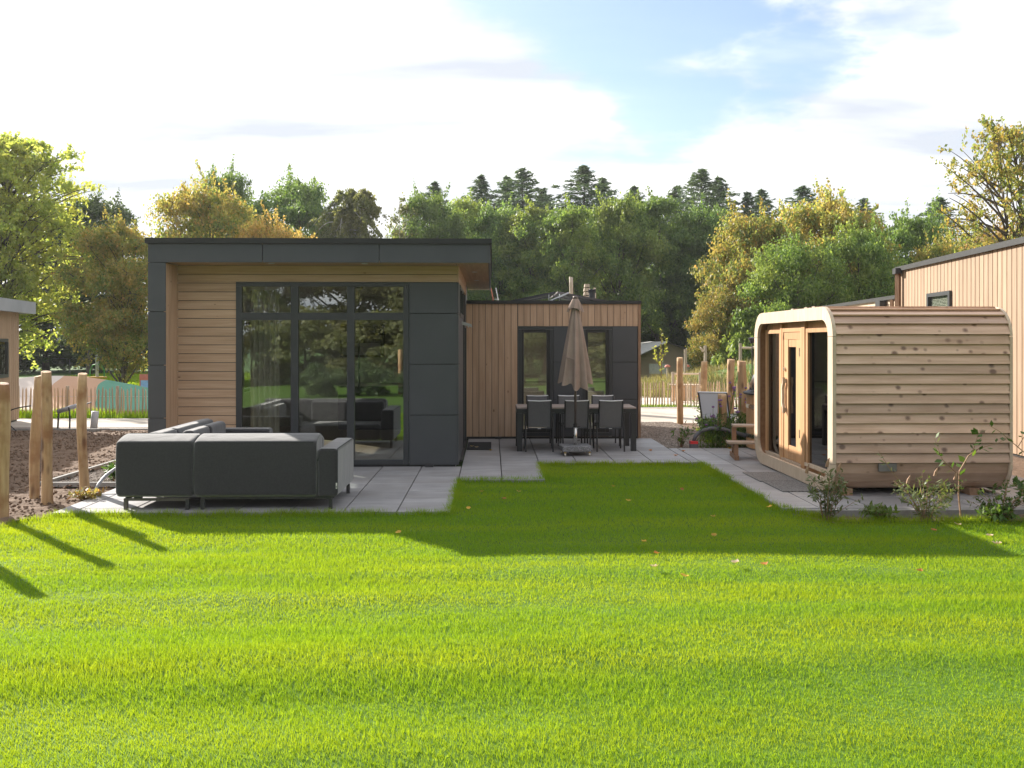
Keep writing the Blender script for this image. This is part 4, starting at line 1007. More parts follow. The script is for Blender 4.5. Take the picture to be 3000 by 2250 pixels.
so('bottom_rail', MB().box(FX - 0.03, FX + 0.012, 12.897, 13.243, 0.212, 0.298), 'cedar_z', dr)
so('pane', MB().box(FX - 0.008, FX - 0.002, 12.897, 13.243, 0.412, 1.82), 'sauna_glass', dr)
def handle_pts():
    return [(0.0, -0.29), (0.025, -0.27), (0.03, -0.20), (0.06, -0.17), (0.085, -0.12), (0.075, -0.06), (0.085, 0.0), (0.075, 0.07), (0.085, 0.12), (0.06, 0.17), (0.03, 0.20), (0.025, 0.27), (0.0, 0.29),
            (-0.005, 0.2), (0.035, 0.12), (0.03, 0.0), (0.035, -0.12), (-0.005, -0.2)]
hp = [(13.34 + p[0] * 0.9 * (1) - 0.02, 1.12 + p[1] * 0.9) for p in handle_pts()]
so('handle', MB().prism(hp, FX - 0.085, FX - 0.045, 'x').box(FX - 0.046, FX - 0.029, 13.325, 13.345, 1.30, 1.36).box(FX - 0.046, FX - 0.029, 13.325, 13.345, 0.88, 0.94), 'cedar_trim', dr)
so('lock', MB().tube([(FX - 0.031, 13.365, 1.50), (FX - 0.055, 13.365, 1.50)], 0.028, 14), 'steel', dr)
for z in (1.75, 0.62): so('hinge', MB().box(FX - 0.042, FX - 0.031, 12.70, 12.735, z - 0.06, z + 0.06), 'steel', dr)
so('post_trim', MB().box(FX - 0.045, FX - 0.002, 12.50, 12.63, 0.12, 2.18), 'cedar_z'); so('post_trim', MB().box(FX - 0.045, FX - 0.002, 13.495, 13.562, 0.12, 2.15), 'cedar_z')
# inside: benches and the slatted backrest, heater
for k in range(6): so('backrest_slat', MB().box(5.0, 5.02, 13.35 + 0.145 * k, 13.48 + 0.145 * k, 0.55, 1.12), 'bench_wood')
for k in range(4): so('bench_slat', MB().box(5.1 + 0.13 * k, 5.21 + 0.13 * k, 11.5, 14.2, 0.5, 0.53), 'bench_wood')
so('bench_front', MB().box(5.08, 5.10, 11.5, 13.3, 0.16, 0.49), 'cedar_dark')
so('inner_floor', MB().box(FX + 0.03, SX1 - 0.2, SY0 + 0.2, SY1 - 0.2, 0.152, 0.165), 'cedar_dark')
# vent grille on the side, flat roof battens, skids
so('vent_grille', MB().box(4.71, 4.93, 11.175, 11.205, 0.315, 0.41), 'vent_metal')
for yb in (11.95, 12.25, 12.8): so('roof_batten', MB().box(SX0 + 0.05, SX1 - 0.04, yb, yb + 0.10, SZ1 + 0.034, SZ1 + 0.056), 'weathered_wood')
for xs in (4.32, 5.9): so('skid', MB().box(xs, xs + 0.12, SY0 + 0.10, SY1 - 0.1, 0.0, 0.085), 'brown_wood')

# rubber mats by the sauna door
for (y0, lab) in ((12.45, 'dark speckled rubber mat by the sauna, the farther of two'), (11.585, 'dark speckled rubber mat by the sauna, the nearer of two')):
    o = obj('rubber_mat', boxmesh(1.0, 0.84, 0.012, 'rubber', 0.003), None, (3.62 if y0 > 12 else 3.66, y0, 0.003), (0, 0, R(0.6)))
    tag(o, lab, 'mat', 'rubber mats at the sauna door')

# wooden two-step stool
st = thing('step_stool', 'weathered wooden two-step stool between sauna and hot tub', 'steps', (3.80, 14.75, 0), R(-8))
MB().box(-0.02, 0.98, 0.02, 0.34, 0.255, 0.285).build('tread', 'weathered_wood', st); MB().box(0.10, 1.1, 0.33, 0.65, 0.50, 0.53).build('tread', 'weathered_wood', st)
for x in (0.08, 0.80):
    MB().box(x, x + 0.07, -0.03, 0.68, 0.0, 0.07).build('foot_rail', 'brown_wood', st)
    MB().box(x, x + 0.07, 0.07, 0.14, 0.072, 0.253).build('leg', 'brown_wood', st); MB().box(x + 0.01, x + 0.08, 0.42, 0.49, 0.072, 0.498).build('leg', 'brown_wood', st)
    MB().box(x, x + 0.05, 0.15, 0.41, 0.18, 0.24).build('brace', 'brown_wood', st)

# hot tub with metal-domed stove, mostly hidden
ht = thing('hot_tub', 'round wooden hot tub with vertical staves and steel band behind the sauna', 'hot tub', (5.55, 16.35, 0))
for k in range(48):
    w = 2 * math.pi * k / 48; r_ = 0.98
    MB().box(-0.061, 0.061, -0.02, 0.02, 0.02, 0.96).build('stave', 'cedar_z', ht, (r_ * math.cos(w), r_ * math.sin(w), 0), (0, 0, w + math.pi / 2))
for z in (0.72, 0.2):
    MB().lathe([(1.003, z), (1.009, z), (1.009, z + 0.07), (1.003, z + 0.07)], 48).build('band', 'steel', ht)
MB().lathe([(0.0, 0.96), (1.05, 0.965), (1.06, 0.985), (1.05, 1.0), (0.0, 1.03)], 40).build('lid', 'black_rubber', ht)
MB().lathe([(0.0, 1.40), (0.1, 1.39), (0.22, 1.30), (0.28, 1.16), (0.29, 1.035), (0.0, 1.032)], 24).build('stove_dome', 'steel', ht, (-0.66, 0.1, 0), smooth=True)

# ================================================================== CORNER SOFA
sofa = thing('corner_sofa', 'charcoal upholstered corner sofa on black legs, seen from behind, on the patio', 'sofa', (-3.0, 10.5, 0))
def sbox(nm, x0, x1, y0, y1, z0, z1, r=0.05, mat='sofa_fabric', parent=None):
    p = parent or sofa; off = Vector((-3.0, 10.5, 0)) + (p.location if p is not sofa else Vector())
    return obj(nm, rbox_mesh(x1 - x0, y1 - y0, z1 - z0, r, mat), p, ((x0 + x1) / 2 - off.x, (y0 + y1) / 2 - off.y, z0 - off.z))
def loft_x(nm, prof, x0, x1, r_end=0.05, n=4):
    """Back bolster: (y, z) profile lofted along x with softened ends."""
    m_ = MB(); P_ = len(prof); rows = []
    c_ = (sum(p[0] for p in prof) / P_, sum(p[1] for p in prof) / P_)
    for k in range(n + 1):
        t_ = k / n * math.pi / 2; rows.append((x0 + r_end * (1 - math.cos(t_)), 1 - r_end * 1.2 * (1 - math.sin(t_))))
    rows += [(x1 - (x - x0), s_) for x, s_ in rows[::-1]]
    vs = []
    for x, s_ in rows:
        vs += [(x + 3.0, c_[0] + (p[0] - c_[0]) * s_ - 10.5, c_[1] + (p[1] - c_[1]) * s_) for p in prof]
    fs = [(i * P_ + j, i * P_ + (j + 1) % P_, (i + 1) * P_ + (j + 1) % P_, (i + 1) * P_ + j) for i in range(len(rows) - 1) for j in range(P_)]
    fs += [tuple(range(P_)), tuple(range((len(rows) - 1) * P_, len(rows) * P_))]
    return m_.add(vs, fs).build(nm, 'sofa_fabric', sofa, smooth=True)
ZB = 0.145
prof = [(10.50, ZB + 0.04), (10.495, 0.4), (10.505, 0.70), (10.515, 0.755), (10.545, 0.775), (10.62, 0.80), (10.72, 0.825), (10.80, 0.835), (10.86, 0.815), (10.885, 0.76), (10.90, 0.6), (10.92, 0.40), (10.93, ZB + 0.04), (10.90, ZB), (10.53, ZB)]
corner = loft_x('back_module', prof, -4.235, -3.372, 0.055)
loft_x('back_module', prof, -3.362, -1.985, 0.05)
# side run back, along Y (profile in x, z)
def loft_side(nm, y0, y1):
    m_ = MB(); P_ = len(prof); rows = []
    n = 4; r_end = 0.06
    q = [(-4.235 + (p[0] - 10.50), p[1]) for p in prof]
    c_ = (sum(p[0] for p in q) / P_, sum(p[1] for p in q) / P_)
    for k in range(n + 1):
        t_ = k / n * math.pi / 2; rows.append((y0 + r_end * (1 - math.cos(t_)), 1 - r_end * 1.2 * (1 - math.sin(t_))))
    rows += [(y1 - (y - y0), s_) for y, s_ in rows[::-1]]
    vs = []
    for y, s_ in rows: vs += [(c_[0] + (p[0] - c_[0]) * s_ + 3.0, y - 10.5, c_[1] + (p[1] - c_[1]) * s_) for p in q]
    fs = [(i * P_ + j, i * P_ + (j + 1) % P_, (i + 1) * P_ + (j + 1) % P_, (i + 1) * P_ + j) for i in range(len(rows) - 1) for j in range(P_)]
    fs += [tuple(range(P_)), tuple(range((len(rows) - 1) * P_, len(rows) * P_))]
    return m_.add(vs, fs).build(nm, 'sofa_fabric', sofa, smooth=True)
loft_side('back_module', 10.90, 11.47)
loft_side('back_module', 11.48, 12.95)
# seats
sbox('seat', -3.79, -3.375, 10.93, 11.40, ZB, 0.43, 0.05); sbox('seat', -3.36, -1.985, 10.93, 11.72, ZB, 0.43, 0.06); sbox('seat', -3.79, -3.12, 11.73, 12.93, ZB, 0.43, 0.06)
for (a, b) in ((-3.35, -2.69), (-2.67, -1.99)): sbox('back_cushion', a, b, 10.90, 11.06, 0.43, 0.80, 0.06)
for (a, b) in ((11.5, 12.2), (12.22, 12.93)): sbox('back_cushion', -3.84, -3.68, a, b, 0.43, 0.80, 0.06)
# arms
sbox('arm', -1.975, -1.745, 10.50, 11.74, ZB, 0.685, 0.035); sbox('arm', -4.2, -3.10, 12.955, 13.18, ZB, 0.685, 0.035)
# seams
seam = MB().tube([(-1.75 + 3, 10.505 - 10.5, 0.19), (-1.749 + 3, 10.502 - 10.5, 0.66), (-1.749 + 3, 0.04, 0.684), (-1.749 + 3, 1.20, 0.684)], 0.005, 6).build('piping', 'sofa_piping', sofa)
MB().tube([(-1.97 + 3, 0.003, 0.55), (-1.93 + 3, 0.003, 0.683), (-1.78 + 3, 0.003, 0.682)], 0.005, 6).build('piping', 'sofa_piping', sofa)
for (a, b) in ((-4.19, -3.41), (-3.33, -2.02)):
    MB().tube([(a + 3, 0.017, 0.758), (b + 3, 0.017, 0.758)], 0.006, 6).build('piping', 'sofa_piping', sofa)
    MB().tube([(a + 3, 0.30, 0.834), (b + 3, 0.30, 0.834)], 0.006, 6).build('piping', 'sofa_piping', sofa)
# legs and rails
for (x, y) in ((-4.13, 10.54), (-3.44, 10.54), (-3.27, 10.54), (-1.83, 10.54), (-1.80, 11.62), (-3.30, 11.62), (-4.13, 12.9), (-3.2, 12.9), (-4.13, 11.45)):
    MB().box(-0.02, 0.02, -0.02, 0.02, 0.001, 0.118).build('leg', 'rail_metal' if x < -3.5 else 'dark_metal', sofa, (x + 3, y - 10.5, 0))
MB().box(-4.15 + 3, -3.42 + 3, 0.025, 0.055, 0.10, 0.128).build('rail', 'rail_metal', sofa); MB().box(-4.04 + 3, -3.95 + 3, 0.02, 0.06, 0.128, 0.147).build('rail_block', 'dark_metal', sofa)
MB().box(-3.29 + 3, -1.81 + 3, 0.03, 0.06, 0.118, 0.143).build('rail', 'dark_metal', sofa); MB().box(-4.145 + 3, -4.115 + 3, 0.06, 2.4, 0.11, 0.138).build('rail', 'dark_metal', sofa)
MB().box(-1.83 + 3, -1.80 + 3, 0.06, 1.1, 0.118, 0.143).build('rail', 'dark_metal', sofa)
tg = MB().box(-1.765 + 3, -1.75 + 3, -0.006, -0.001, 0.235, 0.30).build('care_label', 'white_paint', sofa); MB().box(-1.761 + 3, -1.754 + 3, -0.0075, -0.0062, 0.245, 0.27).build('print', 'interior_dark', tg)
MB().box(-4.247 + 3, -4.241 + 3, 0.04, 0.055, 0.30, 0.36).build('care_label', 'white_paint', sofa)

for ob in sofa.children:
    if ob.name.split('.')[0] in ('back_module', 'seat', 'back_cushion', 'arm'):
        wn = ob.modifiers.new('weighted', 'WEIGHTED_NORMAL'); wn.weight = 60; wn.keep_sharp = False

# ================================================================== DINING SET
tb = thing('dining_table', 'long dark metal garden dining table with brownish plank top', 'table', (1.465, 16.45, 0))
for k in range(6): MB().box(-1.035, 1.035, -0.45 + 0.15 * k + 0.003, -0.45 + 0.15 * (k + 1) - 0.003, 0.735, 0.758).build('top_plank', 'table_top', tb)
MB().box(-1.037, 1.037, -0.452, -0.40, 0.66, 0.733).build('apron', 'dark_metal', tb); MB().box(-1.037, 1.037, 0.40, 0.452, 0.66, 0.733).build('apron', 'dark_metal', tb)
MB().box(-1.037, -0.985, -0.398, 0.398, 0.66, 0.733).build('apron', 'dark_metal', tb); MB().box(0.985, 1.037, -0.398, 0.398, 0.66, 0.733).build('apron', 'dark_metal', tb)
for sx in (-1, 1):
    for sy in (-1, 1): MB().box(sx * 0.99 - 0.045, sx * 0.99 + 0.045, sy * 0.405 - 0.045, sy * 0.405 + 0.045, 0.0, 0.658).build('leg', 'dark_metal', tb)
def make_chair():
    c = thing('garden_chair', '', 'chair', (0, 0, 0))
    for sx in (-1, 1):
        MB().tube([(sx * 0.235, -0.27, 0.0), (sx * 0.235, -0.22, 0.42), (sx * 0.235, -0.20, 0.64)], 0.014, 6).build('leg', 'dark_metal', c)
        MB().tube([(sx * 0.24, 0.25, 0.0), (sx * 0.24, 0.24, 0.64)], 0.014, 6).build('leg', 'dark_metal', c)
        MB().box(sx * 0.24 - 0.025, sx * 0.24 + 0.025, -0.22, 0.28, 0.645, 0.668).build('armrest', 'dark_metal', c)
    fr = MB()
    for sx in (-1, 1): fr.tube([(sx * 0.20, -0.20, 0.40), (sx * 0.20, -0.235, 0.55), (sx * 0.20, -0.315, 0.885)], 0.016, 6)
    fr.tube([(-0.21, -0.205, 0.40), (0.21, -0.205, 0.40)], 0.016, 6)
    fr.build('back_frame', 'dark_metal', c)
    MB().tube([(-0.20, -0.318, 0.888), (0, -0.325, 0.878), (0.20, -0.318, 0.888)], 0.011, 6).build('top_rail', 'white_rim', c)
    MB().add([(-0.19, -0.205, 0.42), (0.19, -0.205, 0.42), (0.19, -0.238, 0.55), (-0.19, -0.238, 0.55), (0.19, -0.316, 0.872), (-0.19, -0.316, 0.872)], [(0, 1, 2, 3), (3, 2, 4, 5)]).build('backrest', 'sling_grey', c)
    MB().box(-0.20, 0.20, -0.19, 0.24, 0.42, 0.432).build('seat', 'sling_grey', c)
    MB().box(-0.235, 0.235, 0.235, 0.26, 0.40, 0.43).build('seat_rail', 'dark_metal', c)
    MB().box(-0.028, 0.028, -0.226, -0.222, 0.392, 0.402).build('badge', 'alu', c)
    return c
ch0 = make_chair()
spots = [(0.82, 16.18, 0, 'left chair on the near side of the dining table, back to the camera'), (1.455, 16.18, 0, 'middle chair on the near side of the dining table, behind the parasol pole'),
         (2.045, 16.18, 0, 'right chair on the near side of the dining table, back to the camera'),
         (0.845, 17.02, 180, 'left chair on the far side of the dining table, facing the camera'), (1.44, 17.02, 180, 'middle chair on the far side of the dining table, facing the camera'),
         (2.075, 17.02, 180, 'right chair on the far side of the dining table, facing the camera')]
for i, (x, y, a, lab) in enumerate(spots):
    c = ch0 if i == 0 else copy_tree(ch0)
    c.location = (x, y, 0); c.rotation_euler = (0, 0, R(a + random.uniform(-1.5, 1.5))); tag(c, lab, 'chair', 'chairs around the dining table')
# ---- parasol and its base
pb = thing('parasol_stand', 'speckled granite parasol stand on small pale casters', 'parasol stand', (1.40, 15.55, 0), R(4))
obj('slab', boxmesh(0.50, 0.50, 0.085, 'granite', 0.006), pb, (-0.25, -0.25, 0.075))
for sx in (-1, 1):
    for sy in (-1, 1):
        w = MB().tube([(-0.012, 0, 0.027), (0.012, 0, 0.027)], 0.026, 14).build('caster', 'caster_white', pb, (sx * 0.205, sy * 0.205, 0))
        MB().box(-0.018, 0.018, -0.02, 0.02, 0.045, 0.074).build('fork', 'brass', w)
MB().tube([(0, 0, 0.16), (0, 0, 0.46)], 0.031, 16).build('sleeve', 'steel', pb, smooth=True); MB().tube([(0, 0, 0.46), (0, 0, 0.52)], 0.036, 16).build('collar', 'black_rubber', pb)
for z in (0.24, 0.47): MB().tube([(0.03, 0, z), (0.055, 0, z)], 0.006, 6).tube([(0.055, 0, z), (0.07, 0, z)], 0.014, 8).build('knob', 'black_rubber', pb)
pa = thing('parasol', 'closed taupe parasol standing in front of the dining table', 'parasol', (1.40, 15.55, 0))
MB().tube([(0, 0, 0.17), (0, 0, 2.60)], 0.022, 14).build('pole', 'pole_bronze', pa, smooth=True)
def folded(nm, rows, folds, phase, amp, parent, droop, seed):
    """Furled canopy: wavy rings from top to hem."""
    rnd = random.Random(seed); seg = 96; vs = []; nr = len(rows)
    for i, (z, r_) in enumerate(rows):
        u = i / (nr - 1)
        for k in range(seg):
            w = 2 * math.pi * k / seg
            f = math.cos(folds * w + phase + 0.5 * math.sin(w * 2))
            f2 = math.cos(folds * 2 * w + phase * 1.7 + 1.3 * u)
            rr_ = r_ * (1 + amp * (0.35 + 0.65 * u) * (0.75 * f + 0.3 * f2 * u))
            zz = z - droop * u ** 3 * (0.30 * (f * 0.5 + 0.5) + 0.75 * max(0.0, math.cos(w + 1.45)) ** 1.5) - 0.04 * u ** 3 * math.cos(2 * w + 0.4)
            vs.append((rr_ * math.cos(w) * 1.06, rr_ * math.sin(w), zz))
    fs = [(i * seg + k, i * seg + (k + 1) % seg, (i + 1) * seg + (k + 1) % seg, (i + 1) * seg + k) for i in range(nr - 1) for k in range(seg)]
    o = MB().add(vs, fs).build(nm, 'canopy', parent, smooth=True)
    return o
rows = [(2.58 - 1.27 * (i / 26), 0.030 + 0.185 * (i / 26) ** 0.9) for i in range(27)]
folded('canopy', rows, 8, 0.4, 0.34, pa, 0.26, 3)
folded('top_flap', [(2.635 - 0.19 * (i / 8), 0.030 + 0.088 * (i / 8) ** 0.8) for i in range(9)], 8, 0.9, 0.20, pa, 0.03, 5)
MB().lathe([(0.0, 0.05), (0.03, 0.045), (0.042, 0.03), (0.045, 0.0), (0.0, 0.0)], 18).build('finial', 'pole_bronze', pa, (0, 0, 2.62), smooth=True)
MB().tube([(-0.17, -0.13, 1.64), (-0.03, -0.225, 1.60), (-0.02, -0.22, 1.52), (-0.05, -0.2, 1.38)], 0.009, 6).build('tie_strap', 'canopy', pa)

# doormat
o = MB().box(-0.215, 0.215, -0.58, 0.58, 0.0, 0.016).build('doormat', 'doormat', None, (-0.23, 16.78, 0.003))
tag(o, 'black doormat on the patio beside the cottage side door', 'doormat')

# ================================================================== POSTS, FENCES, SMALL THINGS
def log_post(label, x, y, h, r, lean=(0, 0), seed=0, mat='log_wood', group=None, name='log_post', square=False, wob=1.0):
    rnd = random.Random(seed)
    n = 16; seg = 14; vs = []; bend = [rnd.uniform(-1, 1) for _ in range(6)]
    for i in range(n):
        u = i / (n - 1)
        cx_ = lean[0] * u + 0.018 * wob * math.sin(u * 5 + bend[0] * 3) * bend[1]; cy_ = lean[1] * u + 0.018 * wob * math.sin(u * 4 + bend[2] * 3) * bend[3]
        rad = r * (1.04 - 0.08 * u + 0.05 * wob * math.sin(u * 9 + bend[4] * 5))
        for k in range(seg):
            w = 2 * math.pi * k / seg
            q = rad * (1 + 0.045 * wob * math.sin(3 * w + bend[5] * 4 + u * 3) + 0.02 * math.sin(5 * w + u * 8))
            if square: q = rad * min(1 / max(abs(math.cos(w)), 1e-3), 1 / max(abs(math.sin(w)), 1e-3), 1.32)
            vs.append((cx_ + q * math.cos(w), cy_ + q * math.sin(w), -0.15 + (h + 0.15) * u + (0.012 * math.sin(w + bend[0]) if i == n - 1 else 0)))
    fs = [(i * seg + k, i * seg + (k + 1) % seg, (i + 1) * seg + (k + 1) % seg, (i + 1) * seg + k) for i in range(n - 1) for k in range(seg)]
    fs += [tuple(range(seg - 1, -1, -1)), tuple(range((n - 1) * seg, n * seg))]
    o = MB().add(vs, fs).build(name, mat, None, (x, y, 0), smooth=True)
    o.data.polygons[-1].use_smooth = False
    return tag(o, label, 'post', group)
gl = 'debarked log posts at the left of the patio'
log_post('log post cut off by the left edge of the picture, dark knot near its top', -5.33, 10.20, 1.44, 0.070, (-0.01, 0), 1, group=gl)
log_post('log post just outside the left edge whose shadow falls on the lawn', -5.58, 9.4, 1.5, 0.07, (0, 0), 12, group=gl)
log_post('leaning log post, left of the close pair on the bare soil', -5.64, 11.52, 1.475, 0.059, (0.06, 0), 2, group=gl)
log_post('tallest log post, right of the close pair on the bare soil', -5.26, 11.08, 1.54, 0.060, (-0.02, 0), 3, group=gl)
log_post('log post standing alone next to the corner sofa, dark bark streaks', -5.19, 11.88, 1.49, 0.058, (-0.015, 0), 4, group=gl)
gr = 'round posts along the garden bed by the hot tub'
log_post('slim round post at the edge of the gravel path', 4.46, 21.9, 1.52, 0.075, (0.0, 0), 5, group=gr, wob=0.5)
log_post('round post between the yellow flowers and the lounger', 5.32, 23.2, 1.40, 0.082, (0.02, 0), 6, group=gr, wob=0.5)
log_post('lighter round post standing behind the grey lounger', 5.32, 20.6, 1.50, 0.082, (0.02, 0), 7, group=gr, wob=0.5)
log_post('weathered round post in front of the lounger, beside the purple flowers', 4.98, 18.3, 1.51, 0.088, (-0.02, 0), 8, group=gr, wob=0.6)
log_post('short square timber post among the purple flowers', 4.22, 16.9, 0.93, 0.078, (0, 0), 9, square=True, wob=0.2, name='timber_post')

_pk = []
for s_ in range(5):
    rnd = random.Random(50 + s_); w = 0.019; b = [rnd.uniform(-0.008, 0.008) for _ in range(4)]
    vs = []
    for i, (u, k) in enumerate(((0, 1), (0.35, 1.0), (0.65, 0.95), (0.92, 0.85), (1, 0.15))):
        for (sx, sy) in ((-1, -.7), (1, -.6), (.8, .7), (-.9, .6)): vs.append((b[min(i, 3)] + sx * w * k, sy * w * k, u))
    fs = [(i * 4 + k, i * 4 + (k + 1) % 4, (i + 1) * 4 + (k + 1) % 4, (i + 1) * 4 + k) for i in range(4) for k in range(4)] + [(16, 17, 18, 19), (3, 2, 1, 0)]
    _pk.append(MB().add(vs, fs).mesh('picket', 'picket_wood'))
def picket_fence(label, p0, p1, h, step, post_every, z=-0.1, seed=0):
    rnd = random.Random(seed)
    f = thing('picket_fence', label, 'fence', (p0[0], p0[1], z), math.atan2(p1[1] - p0[1], p1[0] - p0[0]))
    L_ = math.dist(p0, p1); n = int(L_ / step)
    for i in range(n):
        o = obj('picket', rnd.choice(_pk), f, (i * step + rnd.uniform(-0.012, 0.012), rnd.uniform(-0.01, 0.01), 0), (rnd.uniform(-0.02, 0.02), rnd.uniform(-0.03, 0.03), rnd.uniform(0, 3)))
        o.scale = (rnd.uniform(0.85, 1.25), rnd.uniform(0.85, 1.2), h * rnd.uniform(0.95, 1.05))
    k = 0.35
    while k < L_:
        MB().tube([(0, 0, -0.1), (0.004, 0, h * 0.5), (0, 0, h * 1.05)], [0.048, 0.045, 0.043], 9).build('fence_post', 'grey_log', f, (k, 0.055, 0)); k += post_every
    for zz in (0.25, 0.72): MB().tube([(0, 0.02, h * zz), (L_ / 2, 0.026, h * zz - 0.01), (L_, 0.02, h * zz)], 0.004, 5).build('wire', 'zinc', f)
    return f
picket_fence('chestnut picket fence in front of the coloured play hill', (-14.2, 24.75), (-8.4, 24.3), 0.80, 0.098, 1.35, seed=3)
picket_fence('chestnut picket fence along the sand pit on the right', (3.6, 28.15), (8.4, 28.1), 0.79, 0.088, 1.7, seed=4)
picket_fence('far picket fence in front of the safari tent', (5.0, 39.6), (12.0, 39.2), 0.75, 0.13, 2.4, z=-0.35, seed=5)

# kerb boards, pipes, cables at the left
tag(pbox('edging_kerb', -16, -5.0, 20.36, 20.44, -0.2, 0.0, 'concrete', None), 'concrete kerb along the far end of the bare soil', 'kerb')
def bar(name, label, cat, p0, p1, w, h, mat, z0=0.0):
    L_ = math.dist(p0, p1)
    o = obj(name, boxmesh(L_, w, h, mat), None, (p0[0], p0[1], z0), (0, 0, math.atan2(p1[1] - p0[1], p1[0] - p0[0]))); return tag(o, label, cat)
bar('edging_board', 'pale edging bar between the bare soil and the gravel strip, running away', 'edging', (-5.97, 12.45), (-5.8, 20.3), 0.05, 0.06, 'concrete', -0.03)
bar('edging_board', 'pale edging bar across the end of the gravel strip behind the log posts', 'edging', (-5.97, 12.40), (-4.9, 12.38), 0.05, 0.06, 'concrete', -0.03)
def hose(name, label, cat, pts, r, mat):
    P_ = [Vector(p) for p in pts]; out = []
    for i in range(len(P_) - 1):
        p0 = P_[max(i - 1, 0)]; p1 = P_[i]; p2 = P_[i + 1]; p3 = P_[min(i + 2, len(P_) - 1)]
        for k in range(6):
            t = k / 6; out.append(0.5 * ((2 * p1) + (-p0 + p2) * t + (2 * p0 - 5 * p1 + 4 * p2 - p3) * t * t + (-p0 + 3 * p1 - 3 * p2 + p3) * t ** 3))
    out.append(P_[-1])
    o = MB().tube(out, r, 8).build(name, mat, None, smooth=True); return tag(o, label, cat)
hose('hose', 'grey hose arching out of the ground behind the corner sofa', 'hose', [(-4.96, 11.62, -0.03), (-4.95, 11.75, 0.10), (-4.90, 11.98, 0.22), (-4.82, 12.3, 0.28), (-4.7, 12.7, 0.2)], 0.019, 'pipe_grey')
hose('cable', 'black cable looping from the soil beside the left neighbouring cottage', 'cable', [(-10.26, 20.2, -0.03), (-10.42, 20.2, 0.12), (-10.49, 20.2, 0.25), (-10.43, 20.22, 0.39), (-10.28, 20.25, 0.46), (-10.0, 20.3, 0.51)], 0.013, 'black_rubber')
hose('cable', 'short black cable end lying on the soil by the left cottage', 'cable', [(-10.37, 20.0, -0.02), (-10.44, 20.05, 0.08), (-10.55, 20.1, 0.17), (-10.8, 20.3, 0.2)], 0.013, 'black_rubber')
t = thing('drain_pipe', 'grey plastic drain pipe propped against a short pipe stub at the road edge', 'pipe', (-9.2, 20.7, -0.05))
MB().tube([(-0.42, 0.02, 0.40), (0.0, 0.0, 0.53)], 0.05, 14).build('pipe', 'pipe_grey', t, smooth=True); MB().tube([(0.33, 0.1, -0.05), (0.37, 0.1, 0.40)], 0.075, 16).build('stub', 'pipe_grey', t, smooth=True)
MB().tube([(-0.02, 0, 0.53), (0.12, 0.02, 0.55), (0.3, 0.06, 0.60)], 0.014, 8).build('cable', 'black_rubber', t); MB().tube([(-0.15, -0.03, 0.50), (-0.12, -0.05, 0.3), (-0.13, -0.05, 0.0)], 0.02, 6).build('prop', 'dark_metal', t)
MB().tube([(-0.42, 0.02, 0.0), (-0.40, 0.02, 0.37)], 0.02, 6).build('prop', 'dark_metal', t)

# ---- play things at the left
t = thing('play_spinner', 'grey pole with green hoop handles and a round step in the field', 'playground toy', (-17.75, 42.0, -0.1))
MB().tube([(0, 0, 0), (0, 0, 1.75)], 0.07, 12).build('pole', 'zinc', t); MB().tube([(-0.32, 0, 0.42), (-0.32, 0, 0.7), (-0.2, 0, 0.95), (0, 0, 1.0)], 0.03, 8).build('hoop', 'play_green', t)
MB().tube([(0.32, 0, 0.42), (0.32, 0, 0.7), (0.2, 0, 0.95), (0, 0, 1.0)], 0.03, 8).build('hoop', 'play_green', t); MB().lathe([(0, 0.36), (0.40, 0.36), (0.42, 0.40), (0.40, 0.44), (0, 0.44)], 20).build('step', 'fallen_yellow', t)
MB().tube([(-0.5, 0, 1.68), (0.5, 0, 1.70)], 0.035, 8).build('top_bar', 'play_green', t)
t = thing('play_board', 'small red and blue playground board on the grass behind the fence', 'sign', (-12.45, 33.5, -0.1), R(6))
for x in (-0.17, 0.17): MB().box(x - 0.02, x + 0.02, -0.02, 0.02, 0, 0.85).build('post', 'sign_red', t)
MB().box(-0.148, 0.148, -0.012, 0.012, 0.30, 0.62).build('board', 'sign_blue', t); MB().box(-0.148, 0.148, -0.013, 0.013, 0.622, 0.84).build('header', 'sign_red', t)
t = thing('wire_fence', 'thin wire mesh fence with slim posts at the far end of the field', 'fence', (-34, 62, -0.1))
for k in range(10): MB().tube([(k * 3.0, 0, 0), (k * 3.0, 0, 1.25)], 0.035, 6).build('post', 'zinc', t)
MB().tube([(0, 0, 1.24), (28, 0, 1.24)], 0.025, 6).build('rail', 'zinc', t)
for zz in (0.3, 0.6, 0.9): MB().tube([(0, 0, zz), (28, 0, zz)], 0.008, 4).build('wire', 'zinc', t)

